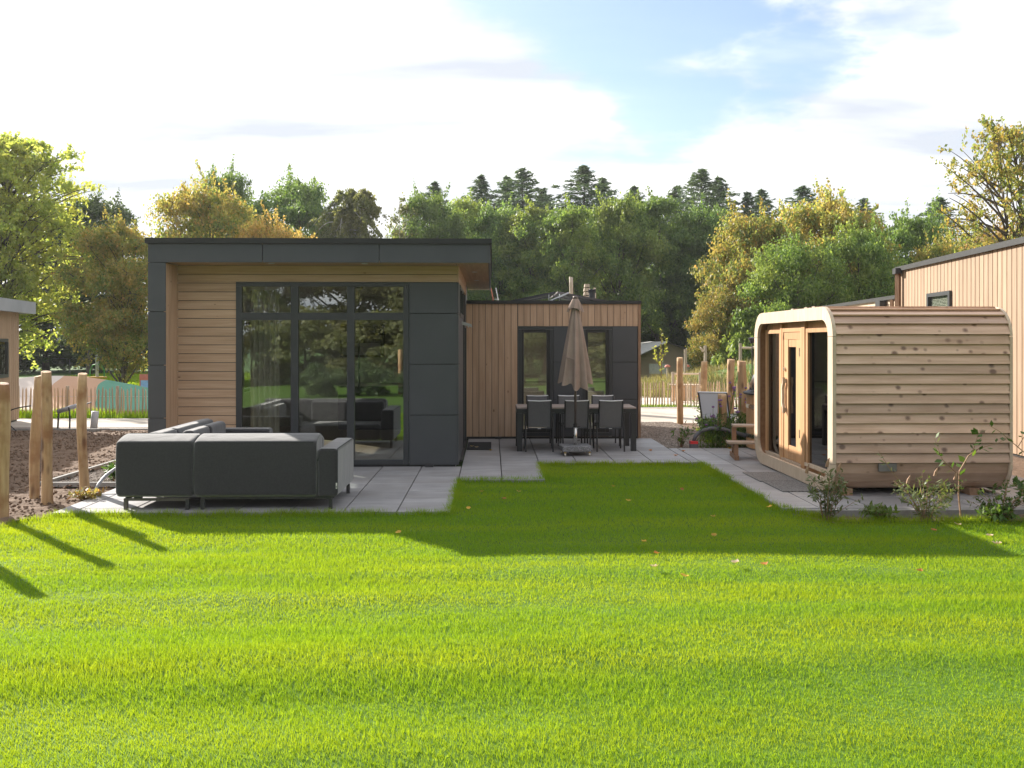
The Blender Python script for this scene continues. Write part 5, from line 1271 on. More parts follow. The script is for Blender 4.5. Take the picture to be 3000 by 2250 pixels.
# ---- right background
t = thing('safari_tent', 'tan safari tent with a pale pitched roof beyond the mound', 'tent', (10.4, 55, -1.45))
tw, te, ta = 2.2, 2.55, 3.38
MB().add([(-tw, 0, 0), (tw, 0, 0), (tw, 0, te), (0, 0, ta - 0.04), (-tw, 0, te)], [(0, 1, 2, 3, 4)]).build('gable', 'tent_tan', t)
MB().add([(tw, 0.01, 0), (tw, 8, 0), (tw, 8, te), (tw, 0.01, te)], [(0, 1, 2, 3)]).build('side_wall', 'tent_tan', t); MB().add([(-tw, 0.01, 0), (-tw, 8, 0), (-tw, 8, te), (-tw, 0.01, te)], [(0, 1, 2, 3)]).build('side_wall', 'tent_dark', t)
rs = (ta - te) / tw
MB().add([(0, -0.5, ta), (tw + 0.3, -0.5, ta - rs * (tw + 0.3)), (tw + 0.3, 8.2, ta - rs * (tw + 0.3)), (0, 8.2, ta), (0, -0.5, ta - 0.06), (tw + 0.3, -0.5, ta - rs * (tw + 0.3) - 0.06), (tw + 0.3, 8.2, ta - rs * (tw + 0.3) - 0.06), (0, 8.2, ta - 0.06)],
         [(0, 1, 2, 3), (4, 7, 6, 5), (0, 4, 5, 1), (1, 5, 6, 2), (2, 6, 7, 3)]).build('roof', 'tent_dark', t)
MB().add([(0, -0.5, ta), (-3.6, -1.6, ta - 1.55), (-3.6, 8.2, ta - 0.6), (0, 8.2, ta), (0, -0.5, ta - 0.05), (-3.6, -1.6, ta - 1.60), (-3.6, 8.2, ta - 0.65), (0, 8.2, ta - 0.05)],
         [(0, 3, 2, 1), (4, 5, 6, 7), (0, 1, 5, 4), (1, 2, 6, 5), (2, 3, 7, 6)]).build('roof', 'tent_roof', t)
for x in (-1.55, 0.45): MB().box(x + 0.55 if x > 0 else x + 0.5, x + 1.65 if x > 0 else x + 1.6, -0.03, -0.005, 1.45, 2.05).build('window', 'tent_window', t)
for x in (-1.9, -3.3): MB().tube([(x, -1.0, 0), (x, -1.0, 2.3)], 0.05, 8).build('pole', 'brown_wood', t)
def rope_post(label, x, y, z, h, arm, seed):
    t = thing('balance_post', label, 'playground post', (x, y, z))
    MB().tube([(0, 0, -0.3), (0.01, 0, h * 0.6), (0, 0, h)], [0.07, 0.065, 0.06], 9).build('post', 'grey_log', t)
    if arm: MB().tube([(0, 0, h * 0.8), (arm * 0.5, 0, h * 0.78), (arm, 0, h * 0.93)], [0.05, 0.055, 0.04], 8).build('beam', 'cedar_trim', t)
rope_post('thin grey post with pale branch beam in front of the tent window', 8.55, 37.0, 0.75, 1.0, -0.2, 1)
rope_post('grey forked post with branch beam reaching right, on top of the mound', 10.1, 37.5, 0.9, 0.95, 0.9, 2)
rope_post('grey post with a short beam reaching left, right end of the mound', 14.0, 37.0, 1.0, 0.95, -0.45, 3)
rope_post('slim pale post standing on the mound before the tent', 7.75, 37.0, 0.7, 0.9, 0, 4)
t = thing('play_table', 'low wooden slatted play table with a trough in the sand pit', 'playground table', (6.35, 30.2, -0.07), R(-6))
for k in range(9): MB().box(-0.48 + 0.108 * k, -0.38 + 0.108 * k, -0.3, -0.27, 0.05, 0.55).build('slat', 'cedar_trim' if k % 3 else 'cedar_z', t)
for k in range(5): MB().box(0.492, 0.52, -0.28 + 0.115 * k, -0.18 + 0.115 * k, 0.05, 0.55).build('slat', 'cedar_trim', t)
MB().box(-0.5, 0.525, -0.305, 0.32, 0.552, 0.58).build('top', 'cedar_trim', t); 
for x in (-0.42, 0.46): MB().tube([(x, 0, 0), (x, 0, 0.98)], 0.05, 9).build('post', 'grey_log', t)
MB().tube([(-0.45, 0, 0.92), (0.5, 0, 0.92)], 0.03, 8).build('crossbar', 'cedar_trim', t)
for (x, y, lab) in ((7.15, 37.6, 'left red-topped toadstool post on the mound'), (8.0, 37.9, 'right red-topped toadstool post on the mound')):
    t = thing('toadstool_post', lab, 'playground post', (x, y, 0.55)); MB().tube([(0, 0, -0.2), (0, 0, 0.32)], 0.05, 8).build('stalk', 'grey_log', t)
    MB().lathe([(0.0, 0.42), (0.07, 0.41), (0.12, 0.36), (0.13, 0.32), (0, 0.32)], 14).build('cap', 'sign_red', t)
o = MB().box(-0.22, 0.22, -0.2, 0.2, 0, 1.15).box(-0.03, 0.05, -0.03, 0.05, 1.15, 1.2).build('storage_box', 'white_paint', None, (7.55, 23.2, -0.06)); tag(o, 'tall white box standing behind the hot tub', 'box')
# old trunk stake and lamp by the hot tub
log_post('rough dark-streaked trunk stake rising behind the hot tub', 5.95, 18.6, 1.75, 0.07, (0.03, 0), 22, name='trunk_stake', mat='log_wood')
t = thing('string_lamp', 'small dark hanging lamp on a thin pole beside the sauna', 'lamp', (5.93, 21.0, -0.06))
MB().tube([(0, 0, 0), (0, 0, 1.96)], 0.012, 6).build('pole', 'dark_metal', t); MB().lathe([(0, 1.93), (0.04, 1.93), (0.07, 2.0), (0.10, 2.04), (0, 2.07)], 14).build('shade', 'dark_metal', t)
# carved posts and ladder seen over the annexe roof
log_post('bare pale tree pole rising behind the annexe roof', 2.33, 26.0, 3.72, 0.058, (-0.10, 0), 31, mat='grey_log', name='tree_pole')
t = thing('carved_tower', 'carved grey wooden spire with stepped layers behind the annexe roof', 'carving', (2.68, 26.0, -0.1))
for k in range(7):
    w0 = 0.175 - 0.017 * k; MB().prism([(-w0 * 1.1, 0), (w0 * 0.85, 0), (w0 * 0.72, 0.088), (-w0 * 0.95, 0.088)], -0.12, 0.12, 'y').build('layer', 'grey_log', t, (0.012 * math.sin(k * 2), 0, 2.86 + 0.112 * k))
MB().tube([(0, 0, 2.6), (0, 0, 3.6)], 0.045, 8).build('core', 'tent_dark', t)
MB().tube([(0.19, 0, 2.6), (0.20, 0, 3.2), (0.21, 0, 3.52)], [0.06, 0.05, 0.03], 7).build('horn', 'grey_log', t); MB().tube([(0, 0, 0), (0, 0, 2.62)], 0.2, 10).build('trunk', 'grey_log', t)
t = thing('climbing_ladder', 'thin climbing ladder with red rail seen beside the roof overhang', 'ladder', (0.08, 30.0, -0.1))
for x, m_ in ((0.0, 'sign_red'), (0.16, 'alu')): MB().tube([(x, 0, 0), (x - 0.05, 0, 3.4), (x - 0.12, 0, 3.75)], 0.016, 6).build('rail', m_, t)
for k in range(12): MB().tube([(0.0, 0, 0.3 + 0.28 * k), (0.15, 0, 0.3 + 0.28 * k)], 0.010, 5).build('rung', 'alu', t)

# ---- loungers
def make_lounger():
    l = thing('sun_lounger', '', 'lounger', (0, 0, 0))
    # local +Y is towards the foot end; the head leans back towards -Y
    for sx in (-1, 1):
        MB().tube([(sx * 0.30, 1.25, 0.36), (sx * 0.30, 0.0, 0.36), (sx * 0.30, -0.05, 0.38), (sx * 0.30, -0.42, 0.92)], 0.018, 8).build('side_rail', 'rail_metal', l)
        for y in (0.15, 1.1): MB().tube([(sx * 0.30, y, 0), (sx * 0.30, y, 0.36)], 0.017, 6).build('leg', 'dark_metal', l)
    MB().add([(-0.29, 0.0, 0.36), (0.29, 0.0, 0.36), (0.29, -0.20, 0.60), (-0.29, -0.20, 0.60), (0.29, -0.42, 0.92), (-0.29, -0.42, 0.92)], [(0, 1, 2, 3), (3, 2, 4, 5)]).build('backrest', 'sling_pale', l, smooth=True)
    MB().add([(-0.29, 0.0, 0.36), (0.29, 0.0, 0.36), (0.29, 1.25, 0.36), (-0.29, 1.25, 0.36)], [(0, 1, 2, 3)]).build('seat', 'sling_pale', l)
    MB().tube([(-0.30, -0.42, 0.92), (0.30, -0.42, 0.92)], 0.018, 8).build('head_rail', 'alu', l); MB().tube([(-0.30, 1.25, 0.36), (0.30, 1.25, 0.36)], 0.018, 8).build('foot_rail', 'rail_metal', l)
    MB().lathe([(0.02, -0.02), (0.09, -0.02), (0.10, 0), (0.09, 0.02), (0.02, 0.02)], 16).build('wheel', 'black_rubber', l, (-0.33, 0.1, 0.1), (0, R(90), 0))
    return l
l0 = make_lounger()
tag(l0, 'nearer grey sling lounger behind the purple flowers', 'lounger', 'sun loungers by the hot tub'); l0.location = (4.62, 19.0, -0.05); l0.rotation_euler = (0, 0, R(-24)); l0.scale = (0.95, 1, 1.0)
l1 = copy_tree(l0); tag(l1, 'farther grey sling lounger beside the hot tub', 'lounger', 'sun loungers by the hot tub'); l1.location = (5.55, 19.4, -0.05)

# ---- flexible drain hose with red coupling
t = thing('drain_hose', 'thick black corrugated hose arching from a red and grey coupling', 'hose', (3.62, 16.56, 0))
MB().box(-0.065, 0.065, -0.065, 0.065, -0.02, 0.065).build('coupling', 'hose_grey', t); MB().box(-0.066, 0.066, -0.066, 0.066, 0.066, 0.115).build('collar', 'red_plastic', t)
MB().tube([(0.0, 0, 0.11), (0.04, 0.02, 0.20), (0.14, 0.03, 0.29), (0.32, 0.05, 0.335), (0.55, 0.05, 0.32), (0.8, 0.05, 0.25), (1.05, 0.05, 0.17), (1.3, 0.1, 0.1)], 0.036, 10).build('hose', 'hose_grey', t, smooth=True)

# ================================================================== TREES
def quads(c, nrm, size, elong=1.6, seed=0, axis=None):
    """Leaf diamonds at centres c with normals nrm."""
    r = np.random.default_rng(seed); n = len(c)
    nrm = nrm / np.maximum(np.linalg.norm(nrm, axis=1, keepdims=True), 1e-6)
    a = r.normal(size=(n, 3)) if axis is None else axis + 0.35 * r.normal(size=(n, 3))
    a -= nrm * (a * nrm).sum(1, keepdims=True); a /= np.maximum(np.linalg.norm(a, axis=1, keepdims=True), 1e-6)
    b = np.cross(nrm, a); s = (size * r.uniform(0.6, 1.35, n))[:, None]
    V = np.stack([c - a * s * elong * 0.5, c + b * s * 0.5, c + a * s * elong * 0.5, c - b * s * 0.5], 1)
    return V.reshape(-1, 3), np.arange(4 * n).reshape(n, 4)

def limb(mb_, p0, p1, r0, r1, rnd, seg=6, n=5, sag=0.1):
    p0 = Vector(p0); p1 = Vector(p1); L_ = (p1 - p0).length
    off = Vector((rnd.uniform(-1, 1), rnd.uniform(-1, 1), rnd.uniform(-0.2, 1))) * L_ * sag
    pts = []; rad = []
    for i in range(n + 1):
        u = i / n; pts.append(p0.lerp(p1, u) + off * math.sin(u * math.pi)); rad.append(r0 + (r1 - r0) * u)
    mb_.tube(pts, rad, seg, cap=False)

def broadleaf(seed, H, Rc, base, lobes, per, leaf, sub=9, spray=1, squash=1.0):
    """(wood mesh, crown mesh): limbs carry big lobes, each lobe is a heap of leaf clumps, so the outline stays uneven."""
    rnd = random.Random(seed); r = np.random.default_rng(seed)
    hc = H - base; cz = base + hc * 0.52
    LO = []
    g = rnd.uniform(0, 6.28)
    for i in range(lobes):
        u = 1 - 2 * (i + 0.5) / lobes; a = g + i * 2.39996 + rnd.uniform(-0.35, 0.35); u = max(-1, min(1, u + rnd.uniform(-0.12, 0.12)))
        q = math.sqrt(max(0.0, 1 - abs(u) ** 2.3)); k = rnd.uniform(0.55, 0.80)
        LO.append((np.array([Rc * q * k * math.cos(a), Rc * q * k * math.sin(a), cz + u * hc * 0.39 * rnd.uniform(0.85, 1.06)]), Rc * rnd.uniform(0.25, 0.40)))
    for i in range(max(2, lobes // 5)):
        a = rnd.uniform(0, 6.28); LO.append((np.array([0.2 * Rc * math.cos(a), 0.2 * Rc * math.sin(a), cz + rnd.uniform(-0.25, 0.25) * hc]), Rc * 0.34))
    LO.append((np.array([rnd.uniform(-.15, .15) * Rc, rnd.uniform(-.15, .15) * Rc, H - Rc * 0.34]), Rc * 0.30))
    wood = MB(); pts = []; rad = []; bx_, by_ = rnd.uniform(-0.3, 0.3), rnd.uniform(-0.3, 0.3)
    for i in range(9):
        u = i / 8; pts.append((bx_ * math.sin(u * 3), by_ * math.sin(u * 2.5), u * H * 0.86 - 0.3)); rad.append(H * 0.016 * (1 - 0.9 * u) + 0.02)
    rad[0] *= 1.35
    wood.tube(pts, rad, 9)
    cs = []; ns = []
    for c, ra in LO:
        hz = max(base * 0.7, c[2] - abs(rnd.gauss(0.24, 0.08)) * hc); u = min(max((hz + 0.3) / (H * 0.86), 0), 0.97)
        p0 = (bx_ * math.sin(u * 3), by_ * math.sin(u * 2.5), u * H * 0.86 - 0.3)
        limb(wood, p0, tuple(c), H * 0.0068 * (1.15 - u), 0.02, rnd, 6, 5)
        for s_ in range(sub):
            d = r.normal(size=3); d /= np.linalg.norm(d); d[2] = abs(d[2]) * 0.8 - 0.25
            cc = c + d * ra * rnd.uniform(0.55, 1.0); rs_ = ra * rnd.uniform(0.26, 0.50)
            if rnd.random() < 0.5: limb(wood, tuple(c), tuple(cc), 0.022, 0.006, rnd, 4, 3)
            m = int(per * (rs_ / (0.38 * ra)) ** 2 * rnd.uniform(0.75, 1.2))
            dd = r.normal(size=(m, 3)); dd /= np.linalg.norm(dd, axis=1, keepdims=True)
            rad_ = rs_ * np.clip(r.normal(0.85, 0.3, m), 0.05, 1.7)[:, None]
            cs.append(cc + dd * rad_ * np.array([1.15, 1.15, 0.75])); ns.append(dd * 0.7 + r.normal(size=(m, 3)) * 0.7 + np.array([0, 0, 0.5]))
        for _ in range(spray):
            v = c - np.array([0, 0, cz - hc * 0.15]); v = v / (np.linalg.norm(v) + 1e-6) + r.normal(size=3) * 0.45; v /= np.linalg.norm(v)
            L_ = ra * rnd.uniform(0.9, 1.35); mm = max(8, int(per * 0.35)); t = r.uniform(0.5, 1, mm)[:, None]
            cs.append(c + v * L_ * t + r.normal(size=(mm, 3)) * leaf * 1.1 * (1.25 - t * 0.7)); ns.append(r.normal(size=(mm, 3)) + np.array([0, 0, 0.5]))
            limb(wood, tuple(c), tuple(c + v * L_), 0.016, 0.004, rnd, 3, 3)
    cs = np.concatenate(cs); ns = np.concatenate(ns)
    V, F = quads(cs, ns, leaf, 1.5, seed)
    return wood.mesh('trunk', 'bark', True), npmesh('crown', V, F, None)

def feathery(seed, H, Rc, base, nb_, per, leaf, droop=0.5, up=0.5, bark='bark', stems=1):
    """Open crown: arching branches carrying loose leaf sprays (ash, birch, willow)."""
    rnd = random.Random(seed); r = np.random.default_rng(seed); wood = MB(); cs = []; ns = []
    stem_pts = []
    for s_ in range(stems):
        sx, sy = (rnd.uniform(-1, 1) * Rc * 0.35 * (stems > 1), rnd.uniform(-1, 1) * Rc * 0.3 * (stems > 1)); P_ = []
        for i in range(10):
            u = i / 9; P_.append(Vector((sx * u + 0.2 * math.sin(u * 4 + s_), sy * u + 0.15 * math.sin(u * 3.1 + s_), u * H * rnd.uniform(0.93, 0.97) - 0.3)))
        wood.tube(P_, [H * 0.013 * (1 - 0.92 * i / 9) / (1 + 0.3 * (stems > 1)) + 0.012 for i in range(10)], 8); stem_pts.append(P_)
    for b in range(nb_):
        P_ = rnd.choice(stem_pts); u = (base / H) + (1 - base / H) * (b + rnd.random()) / nb_; u = min(u, 0.985)
        k = u * 9; i = int(k); p0 = P_[i].lerp(P_[min(i + 1, 9)], k - i)
        a = rnd.uniform(0, 6.283); env = (1 - ((u - 0.38) / 0.64) ** 2 if u > 0.38 else 1 - ((0.38 - u) / 0.55) ** 2 * 0.6)
        L_ = Rc * max(env, 0.12) ** 0.7 * rnd.uniform(0.65, 1.12)
        d = Vector((math.cos(a), math.sin(a), up * rnd.uniform(0.5, 1.4)))
        p1 = p0 + d * L_
        pts = []
        for j in range(7):
            t = j / 6; pts.append(p0 + d * L_ * t + Vector((0, 0, -droop * L_ * t ** 2.3)))
        wood.tube(pts, [0.045 * (1 - 0.88 * j / 6) * (L_ / Rc + 0.3) + 0.004 for j in range(7)], 4, cap=False)
        for q in range(6):
            t0 = rnd.uniform(0.25, 1.0); f = t0 * 6; ii = min(int(f), 5); o_ = pts[ii].lerp(pts[ii + 1], f - ii)
            v = Vector((rnd.gauss(0, 1), rnd.gauss(0, 1), rnd.gauss(0.25 * up, 0.6))); v.normalize(); v = (v + d * 0.5).normalized()
            l2 = L_ * rnd.uniform(0.18, 0.38) + 0.2
            mm = per; t = r.uniform(0.05, 1, mm)[:, None]
            p = np.array(o_) + np.array(v) * l2 * t + np.array([0, 0, -droop * 1.1]) * l2 * t ** 2 + r.normal(size=(mm, 3)) * leaf * 0.8
            cs.append(p); ns.append(r.normal(size=(mm, 3)) + np.array([0, 0, 0.4]))
    cs = np.concatenate(cs); ns = np.concatenate(ns)
    ax = np.tile(np.array([[0, 0, -1.0]]), (len(cs), 1)) if droop > 0.8 else None
    V, F = quads(cs, ns, leaf, 1.9, seed, ax)
    return wood.mesh('trunk', bark, True), npmesh('crown', V, F, None)

def spruce(seed, H, Rc, base, slope=0.55):
    """Conifer: irregular tiers of boughs with flat hanging sprays, a widening spire."""
    rnd = random.Random(seed); r = np.random.default_rng(seed); wood = MB()
    wood.tube([(0, 0, -0.3), (0.05, 0, H * 0.5), (0, 0, H)], [H * 0.013, H * 0.008, 0.012], 8)
    cs = []; ax = []; ns = []; z = base; a = rnd.uniform(0, 6.28)
    while z < H - 0.10:
        top = H - z; L0 = min(slope * top ** 1.05 + 0.05, Rc); a += 2.39996 + rnd.uniform(-0.4, 0.4)
        L_ = L0 * rnd.uniform(0.55, 1.15) * (1.25 if rnd.random() < 0.12 else 1)
        d = np.array([math.cos(a), math.sin(a), 0.0]); rise = 0.50 - 0.35 * min(top / 6, 1); sag = 0.12 + 0.34 * min(top / 6, 1)
        f = lambda tt: np.array([0, 0, z]) + d * L_ * tt + np.array([0, 0, L_ * (rise * tt - sag * tt ** 1.7)])
        wood.tube([tuple(f(q)) for q in (0, .35, .7, 1)], [0.026 * min(1, L_) * (1 - 0.8 * q) + 0.004 for q in (0, .35, .7, 1)], 3, cap=False)
        m = int(36 * L_ + 8); tt = r.uniform(0.08, 1.0, m); side = r.choice([-1, 1], m) * r.uniform(0.05, 1, m); ln = L_ * 0.30 * (1.1 - tt * 0.85) + 0.05
        P_ = np.array([0, 0, z]) + d * (L_ * tt)[:, None] + np.stack([0 * tt, 0 * tt, L_ * (rise * tt - sag * tt ** 1.7)], 1)
        sd = np.array([-d[1], d[0], 0.0]); A = d * 0.8 + sd * np.sign(side)[:, None] * 0.9 + np.array([0, 0, -0.3])
        P_ = P_ + sd * (side * ln)[:, None] + np.stack([0 * tt, 0 * tt, -np.abs(side) * ln * 0.35], 1) + r.normal(size=(m, 3)) * 0.05
        cs.append(P_); ax.append(A); ns.append(np.array([0, 0, 1.0]) + r.normal(size=(m, 3)) * 0.6)
        z += (0.06 if top < 6 else 0.085) * rnd.uniform(0.5, 1.5) * (0.6 + min(top, 3) / 3)
    cs = np.concatenate(cs); ax = np.concatenate(ax); ns = np.concatenate(ns)
    V, F = quads(cs, ns, 0.10, 3.4, seed, ax * 3)
    return wood.mesh('trunk', 'bark', True), npmesh('crown', V, F, None)

TREES = {
    'bA': (broadleaf(101, 13, 4.2, 2.4, 26, 125, 0.135), 13, 4.2),
    'bB': (broadleaf(102, 12, 4.6, 1.8, 30, 125, 0.135), 12, 4.6),
    'bC': (broadleaf(103, 9.5, 4.2, 0.3, 36, 130, 0.115, 9, 2), 9.5, 4.2),
    'bD': (broadleaf(104, 14, 4.0, 3.0, 26, 125, 0.14, 9, 1), 14, 4.0),
    'bE': (broadleaf(105, 9.0, 3.9, 0.5, 32, 120, 0.105, 9, 2), 9.0, 3.9),
    'ash': (feathery(106, 11.2, 4.2, 1.4, 240, 36, 0.10, 0.35, 0.75), 11.2, 4.2),
    'birch': (feathery(107, 13, 3.0, 3.2, 230, 38, 0.10, 1.15, 0.9, 'birch_bark', 3), 13, 3.0),
    'thin': (feathery(108, 12, 2.4, 3.5, 46, 9, 0.13, 0.4, 0.8, 'birch_bark', 2), 12, 2.4),
    'open': (feathery(109, 9.6, 3.6, 1.2, 120, 30, 0.08, 0.2, 0.9, 'bark', 3), 9.6, 3.6),
    'sA': (spruce(110, 18, 4.4, 5.0, 0.74), 18, 4.4),
    'sB': (spruce(111, 16, 3.6, 5.0, 0.55), 16, 3.6),
    'bush': (broadleaf(112, 2.6, 2.0, 0.1, 14, 60, 0.12), 2.6, 2.0),
    'willow': (feathery(113, 10, 5.0, 2.0, 230, 36, 0.10, 1.3, 0.9), 10, 5.0),
}
def tree(key, X, Y, H, Rc, leaf, label, name='broadleaf_tree', group=None, base=None):
    (wm, cm), h0, r0 = TREES[key]
    z = float(ground_z(np.array([X]), np.array([Y]))[0]) if base is None else base
    t = thing(name, label, 'tree' if name != 'bush' else 'bush', (X, Y, z), random.uniform(0, 6.28), group)
    t.scale = (Rc / r0, Rc / r0, H / h0)
    obj('trunk', wm, t)
    c = obj('crown', cm, t)
    if len(cm.materials) == 0: cm.materials.append(M[leaf])
    c.material_slots[0].link = 'OBJECT'; c.material_slots[0].material = M[leaf]
    return t
def at_px(px, top, Y, wpx):
    """Real position, height and radius of a tree whose outline was measured in the photograph."""
    X = (px - 1063) / 2000 * Y; ztop = CAM_H + (739 - top) / 2000 * Y
    zb = float(ground_z(np.array([X]), np.array([Y]))[0]); return X, Y, ztop - zb, wpx * 1.12 / 2 / 2000 * Y
def pt(key, px, top, Y, wpx, leaf, label, name='broadleaf_tree', group=None):
    X, Y, H, r_ = at_px(px, top, Y, wpx); return tree(key, X, Y, H, r_, leaf, label, name, group)

pt('ash', 20, 276, 40, 330, 'leaf_lime', 'large feathery yellow-green tree at the left edge', 'ash_tree')
pt('bB', 200, 416, 56, 230, 'leaf_dark', 'dark green tree between the yellow-green tree and the orange maple')
pt('bA', 110, 480, 60, 230, 'leaf_dark', 'dark tree low behind the yellow-green tree at the left')
pt('bC', 270, 468, 37, 215, 'leaf_turning', 'orange-tinged maple beside the left corner of the cottage', 'maple_tree')
pt('bE', 455, 384, 42, 235, 'leaf_turning', 'tall orange and green maple above the left part of the roof', 'maple_tree')
pt('bB', 492, 357, 62, 150, 'leaf_mid', 'green treetop rising behind the orange maple')
pt('bE', 590, 462, 40, 190, 'leaf_yellow', 'golden leafed maple just above the middle of the roof', 'maple_tree')
pt('bB', 645, 374, 60, 205, 'leaf_mid', 'full green oak left of the drooping birch', 'oak_tree')
pt('birch', 775, 385, 56, 185, 'leaf_olive', 'drooping olive birch above the roof', 'birch_tree')
pt('thin', 862, 412, 58, 90, 'leaf_olive', 'thin sparse birch in the gap of the treeline', 'birch_tree')
gw = 'broadleaf trees of the wood behind the cottages'
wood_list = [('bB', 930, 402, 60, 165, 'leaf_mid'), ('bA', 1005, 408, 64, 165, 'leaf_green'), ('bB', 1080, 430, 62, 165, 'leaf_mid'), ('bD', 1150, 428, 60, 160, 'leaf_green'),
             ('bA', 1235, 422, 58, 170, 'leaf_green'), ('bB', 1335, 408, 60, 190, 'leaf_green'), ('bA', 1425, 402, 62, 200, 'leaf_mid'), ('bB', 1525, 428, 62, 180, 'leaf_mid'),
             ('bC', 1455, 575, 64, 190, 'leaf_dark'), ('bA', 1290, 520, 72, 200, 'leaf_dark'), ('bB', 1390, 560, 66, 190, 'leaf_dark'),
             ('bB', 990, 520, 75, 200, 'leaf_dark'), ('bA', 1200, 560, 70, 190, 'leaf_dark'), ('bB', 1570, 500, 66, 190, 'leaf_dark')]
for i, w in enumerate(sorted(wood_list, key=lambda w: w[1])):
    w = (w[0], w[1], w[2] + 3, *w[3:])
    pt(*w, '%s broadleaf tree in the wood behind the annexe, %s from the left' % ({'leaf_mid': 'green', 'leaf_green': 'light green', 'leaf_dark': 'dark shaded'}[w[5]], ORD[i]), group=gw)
def spt(key, px, top, Y, leaf, label, name, group):
    X, Y, H, r_ = at_px(px, top, Y, 100); h0, r0 = TREES[key][1:]; return tree(key, X, Y, H, 1.45 * r0 * H / h0, leaf, label, name, group)
con = [(940, 393, 80, 60, 'sB'), (1040, 378, 84, 75, 'sB'), (1096, 380, 86, 60, 'sB'), (1128, 362, 82, 90, 'sA'), (1172, 408, 88, 50, 'sB'), (1262, 355, 78, 135, 'sA'), (1302, 382, 84, 90, 'sB'), (1370, 400, 90, 50, 'sB'),
       (1462, 400, 88, 55, 'sB'), (1518, 362, 80, 90, 'sA'), (1556, 380, 86, 80, 'sB'), (1618, 412, 84, 60, 'sB'), (1648, 406, 88, 60, 'sB'), (1738, 398, 80, 80, 'sA'), (2040, 422, 70, 70, 'sA'), (1872, 425, 90, 50, 'sB')]
for i, (px, tp_, Y, w, k) in enumerate(sorted(con)):
    spt(k, px, tp_, Y, 'needle', 'dark spruce top rising over the wood, %s spruce from the left' % ORD[i], 'spruce_tree', 'spruces rising over the wood')
pt('bC', 1645, 440, 46, 220, 'leaf_turning', 'front maple turning orange, right of the safari tent', 'maple_tree')
pt('bE', 1570, 610, 44, 150, 'leaf_gold', 'low rust-tinged tree just above the safari tent')
pt('bC', 1800, 400, 48, 260, 'leaf_turning', 'broad golden-orange tree behind the sauna', 'maple_tree')
pt('bE', 1720, 500, 42, 210, 'leaf_green', 'bright green tree directly behind the left end of the sauna')
pt('bC', 1860, 470, 44, 190, 'leaf_green', 'yellow-green tree behind the middle of the sauna')
pt('bC', 1970, 440, 50, 200, 'leaf_mid', 'green tree behind the neighbouring cottage roof')
pt('bE', 2060, 500, 46, 160, 'leaf_turning', 'rusty tree low behind the right neighbouring cottage')
pt('bE', 2170, 470, 40, 200, 'leaf_autumn', 'brownish tree at the foot of the tall open tree')
pt('open', 2235, 248, 31, 300, 'leaf_turning', 'tall open tree with thin branches at the right edge', 'open_tree')
gu = 'dark bushes at the foot of the wood'
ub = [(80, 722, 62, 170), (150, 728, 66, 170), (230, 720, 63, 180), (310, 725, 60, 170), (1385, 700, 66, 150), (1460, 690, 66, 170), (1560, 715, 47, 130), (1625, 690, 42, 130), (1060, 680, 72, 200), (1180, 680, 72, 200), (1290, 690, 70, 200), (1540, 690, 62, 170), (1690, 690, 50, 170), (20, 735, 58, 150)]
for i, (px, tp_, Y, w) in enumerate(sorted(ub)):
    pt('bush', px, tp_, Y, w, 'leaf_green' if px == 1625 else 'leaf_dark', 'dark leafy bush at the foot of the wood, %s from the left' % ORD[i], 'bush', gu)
# what stands behind the camera and shows in the window panes
gb = 'trees across the lawn mirrored in the windows'
for i, (x, y, h, r_, k, lf) in enumerate(((-14, -20, 11, 5.2, 'willow', 'leaf_olive'), (-7.5, -23, 12, 5.0, 'bB', 'leaf_olive'), (-1, -22, 11, 5.4, 'willow', 'leaf_olive'), (6, -23, 12, 5.2, 'bA', 'leaf_mid'),
                                         (12, -19, 10, 5.0, 'willow', 'leaf_olive'), (19, -22, 12, 5.0, 'bB', 'leaf_mid'), (-21, -19, 11, 5.0, 'bA', 'leaf_mid'))):
    tree(k, x, y, h, r_, lf, 'tall olive tree mirrored in the window panes, %s from the left' % ORD[i], group=gb)
for i, (x, y, r_, h) in enumerate(((-17, -14, 3, 3.4), (-9, -15, 3, 3.2), (-5.2, -14, 2.8, 3.0), (-1.5, -13.5, 2.8, 2.8), (2.2, -14, 2.8, 3.2), (6, -14, 3, 3.0), (10, -14, 3, 3.2), (14.5, -15, 3, 3.3), (20, -15, 3.5, 3.4))):
    tree('bush', x, y, h, r_, 'leaf_olive', 'olive hedge bush mirrored in the window panes, %s from the left' % ORD[i], 'bush', 'hedge bushes mirrored in the windows')
for i, (x, y, r_, h) in enumerate(((-6.0, -4.5, 0.9, 1.1), (-4.4, -5.2, 1.0, 1.2), (-2.6, -4.8, 0.9, 1.0), (-0.9, -5.4, 1.0, 1.25), (0.9, -5.0, 1.0, 1.1), (2.6, -5.4, 0.9, 1.2))):
    tree('bush', x, y, h, r_, 'leaf_dark', 'low shrub across the lawn mirrored in the window panes, %s from the left' % ORD[i], 'bush', 'low shrubs mirrored in the windows')
rc = thing('mirrored_cottage', 'cottage across the lawn mirrored in the left window pane', 'cottage', (-13.2, -10.5, -0.1), R(160))
for k in range(40): pbox('board', -2.4 + 0.13 * k, -2.28 + 0.13 * k, 0, 0.025, 0.05, 2.7, 'pale_larch_v', rc)
pbox('wall', -2.4, 2.8, 0.03, 4.0, 0.0, 2.75, 'brown_wood', rc); pbox('roof_edge', -2.5, 2.9, -0.1, 4.1, 2.76, 2.95, 'cap_black', rc)
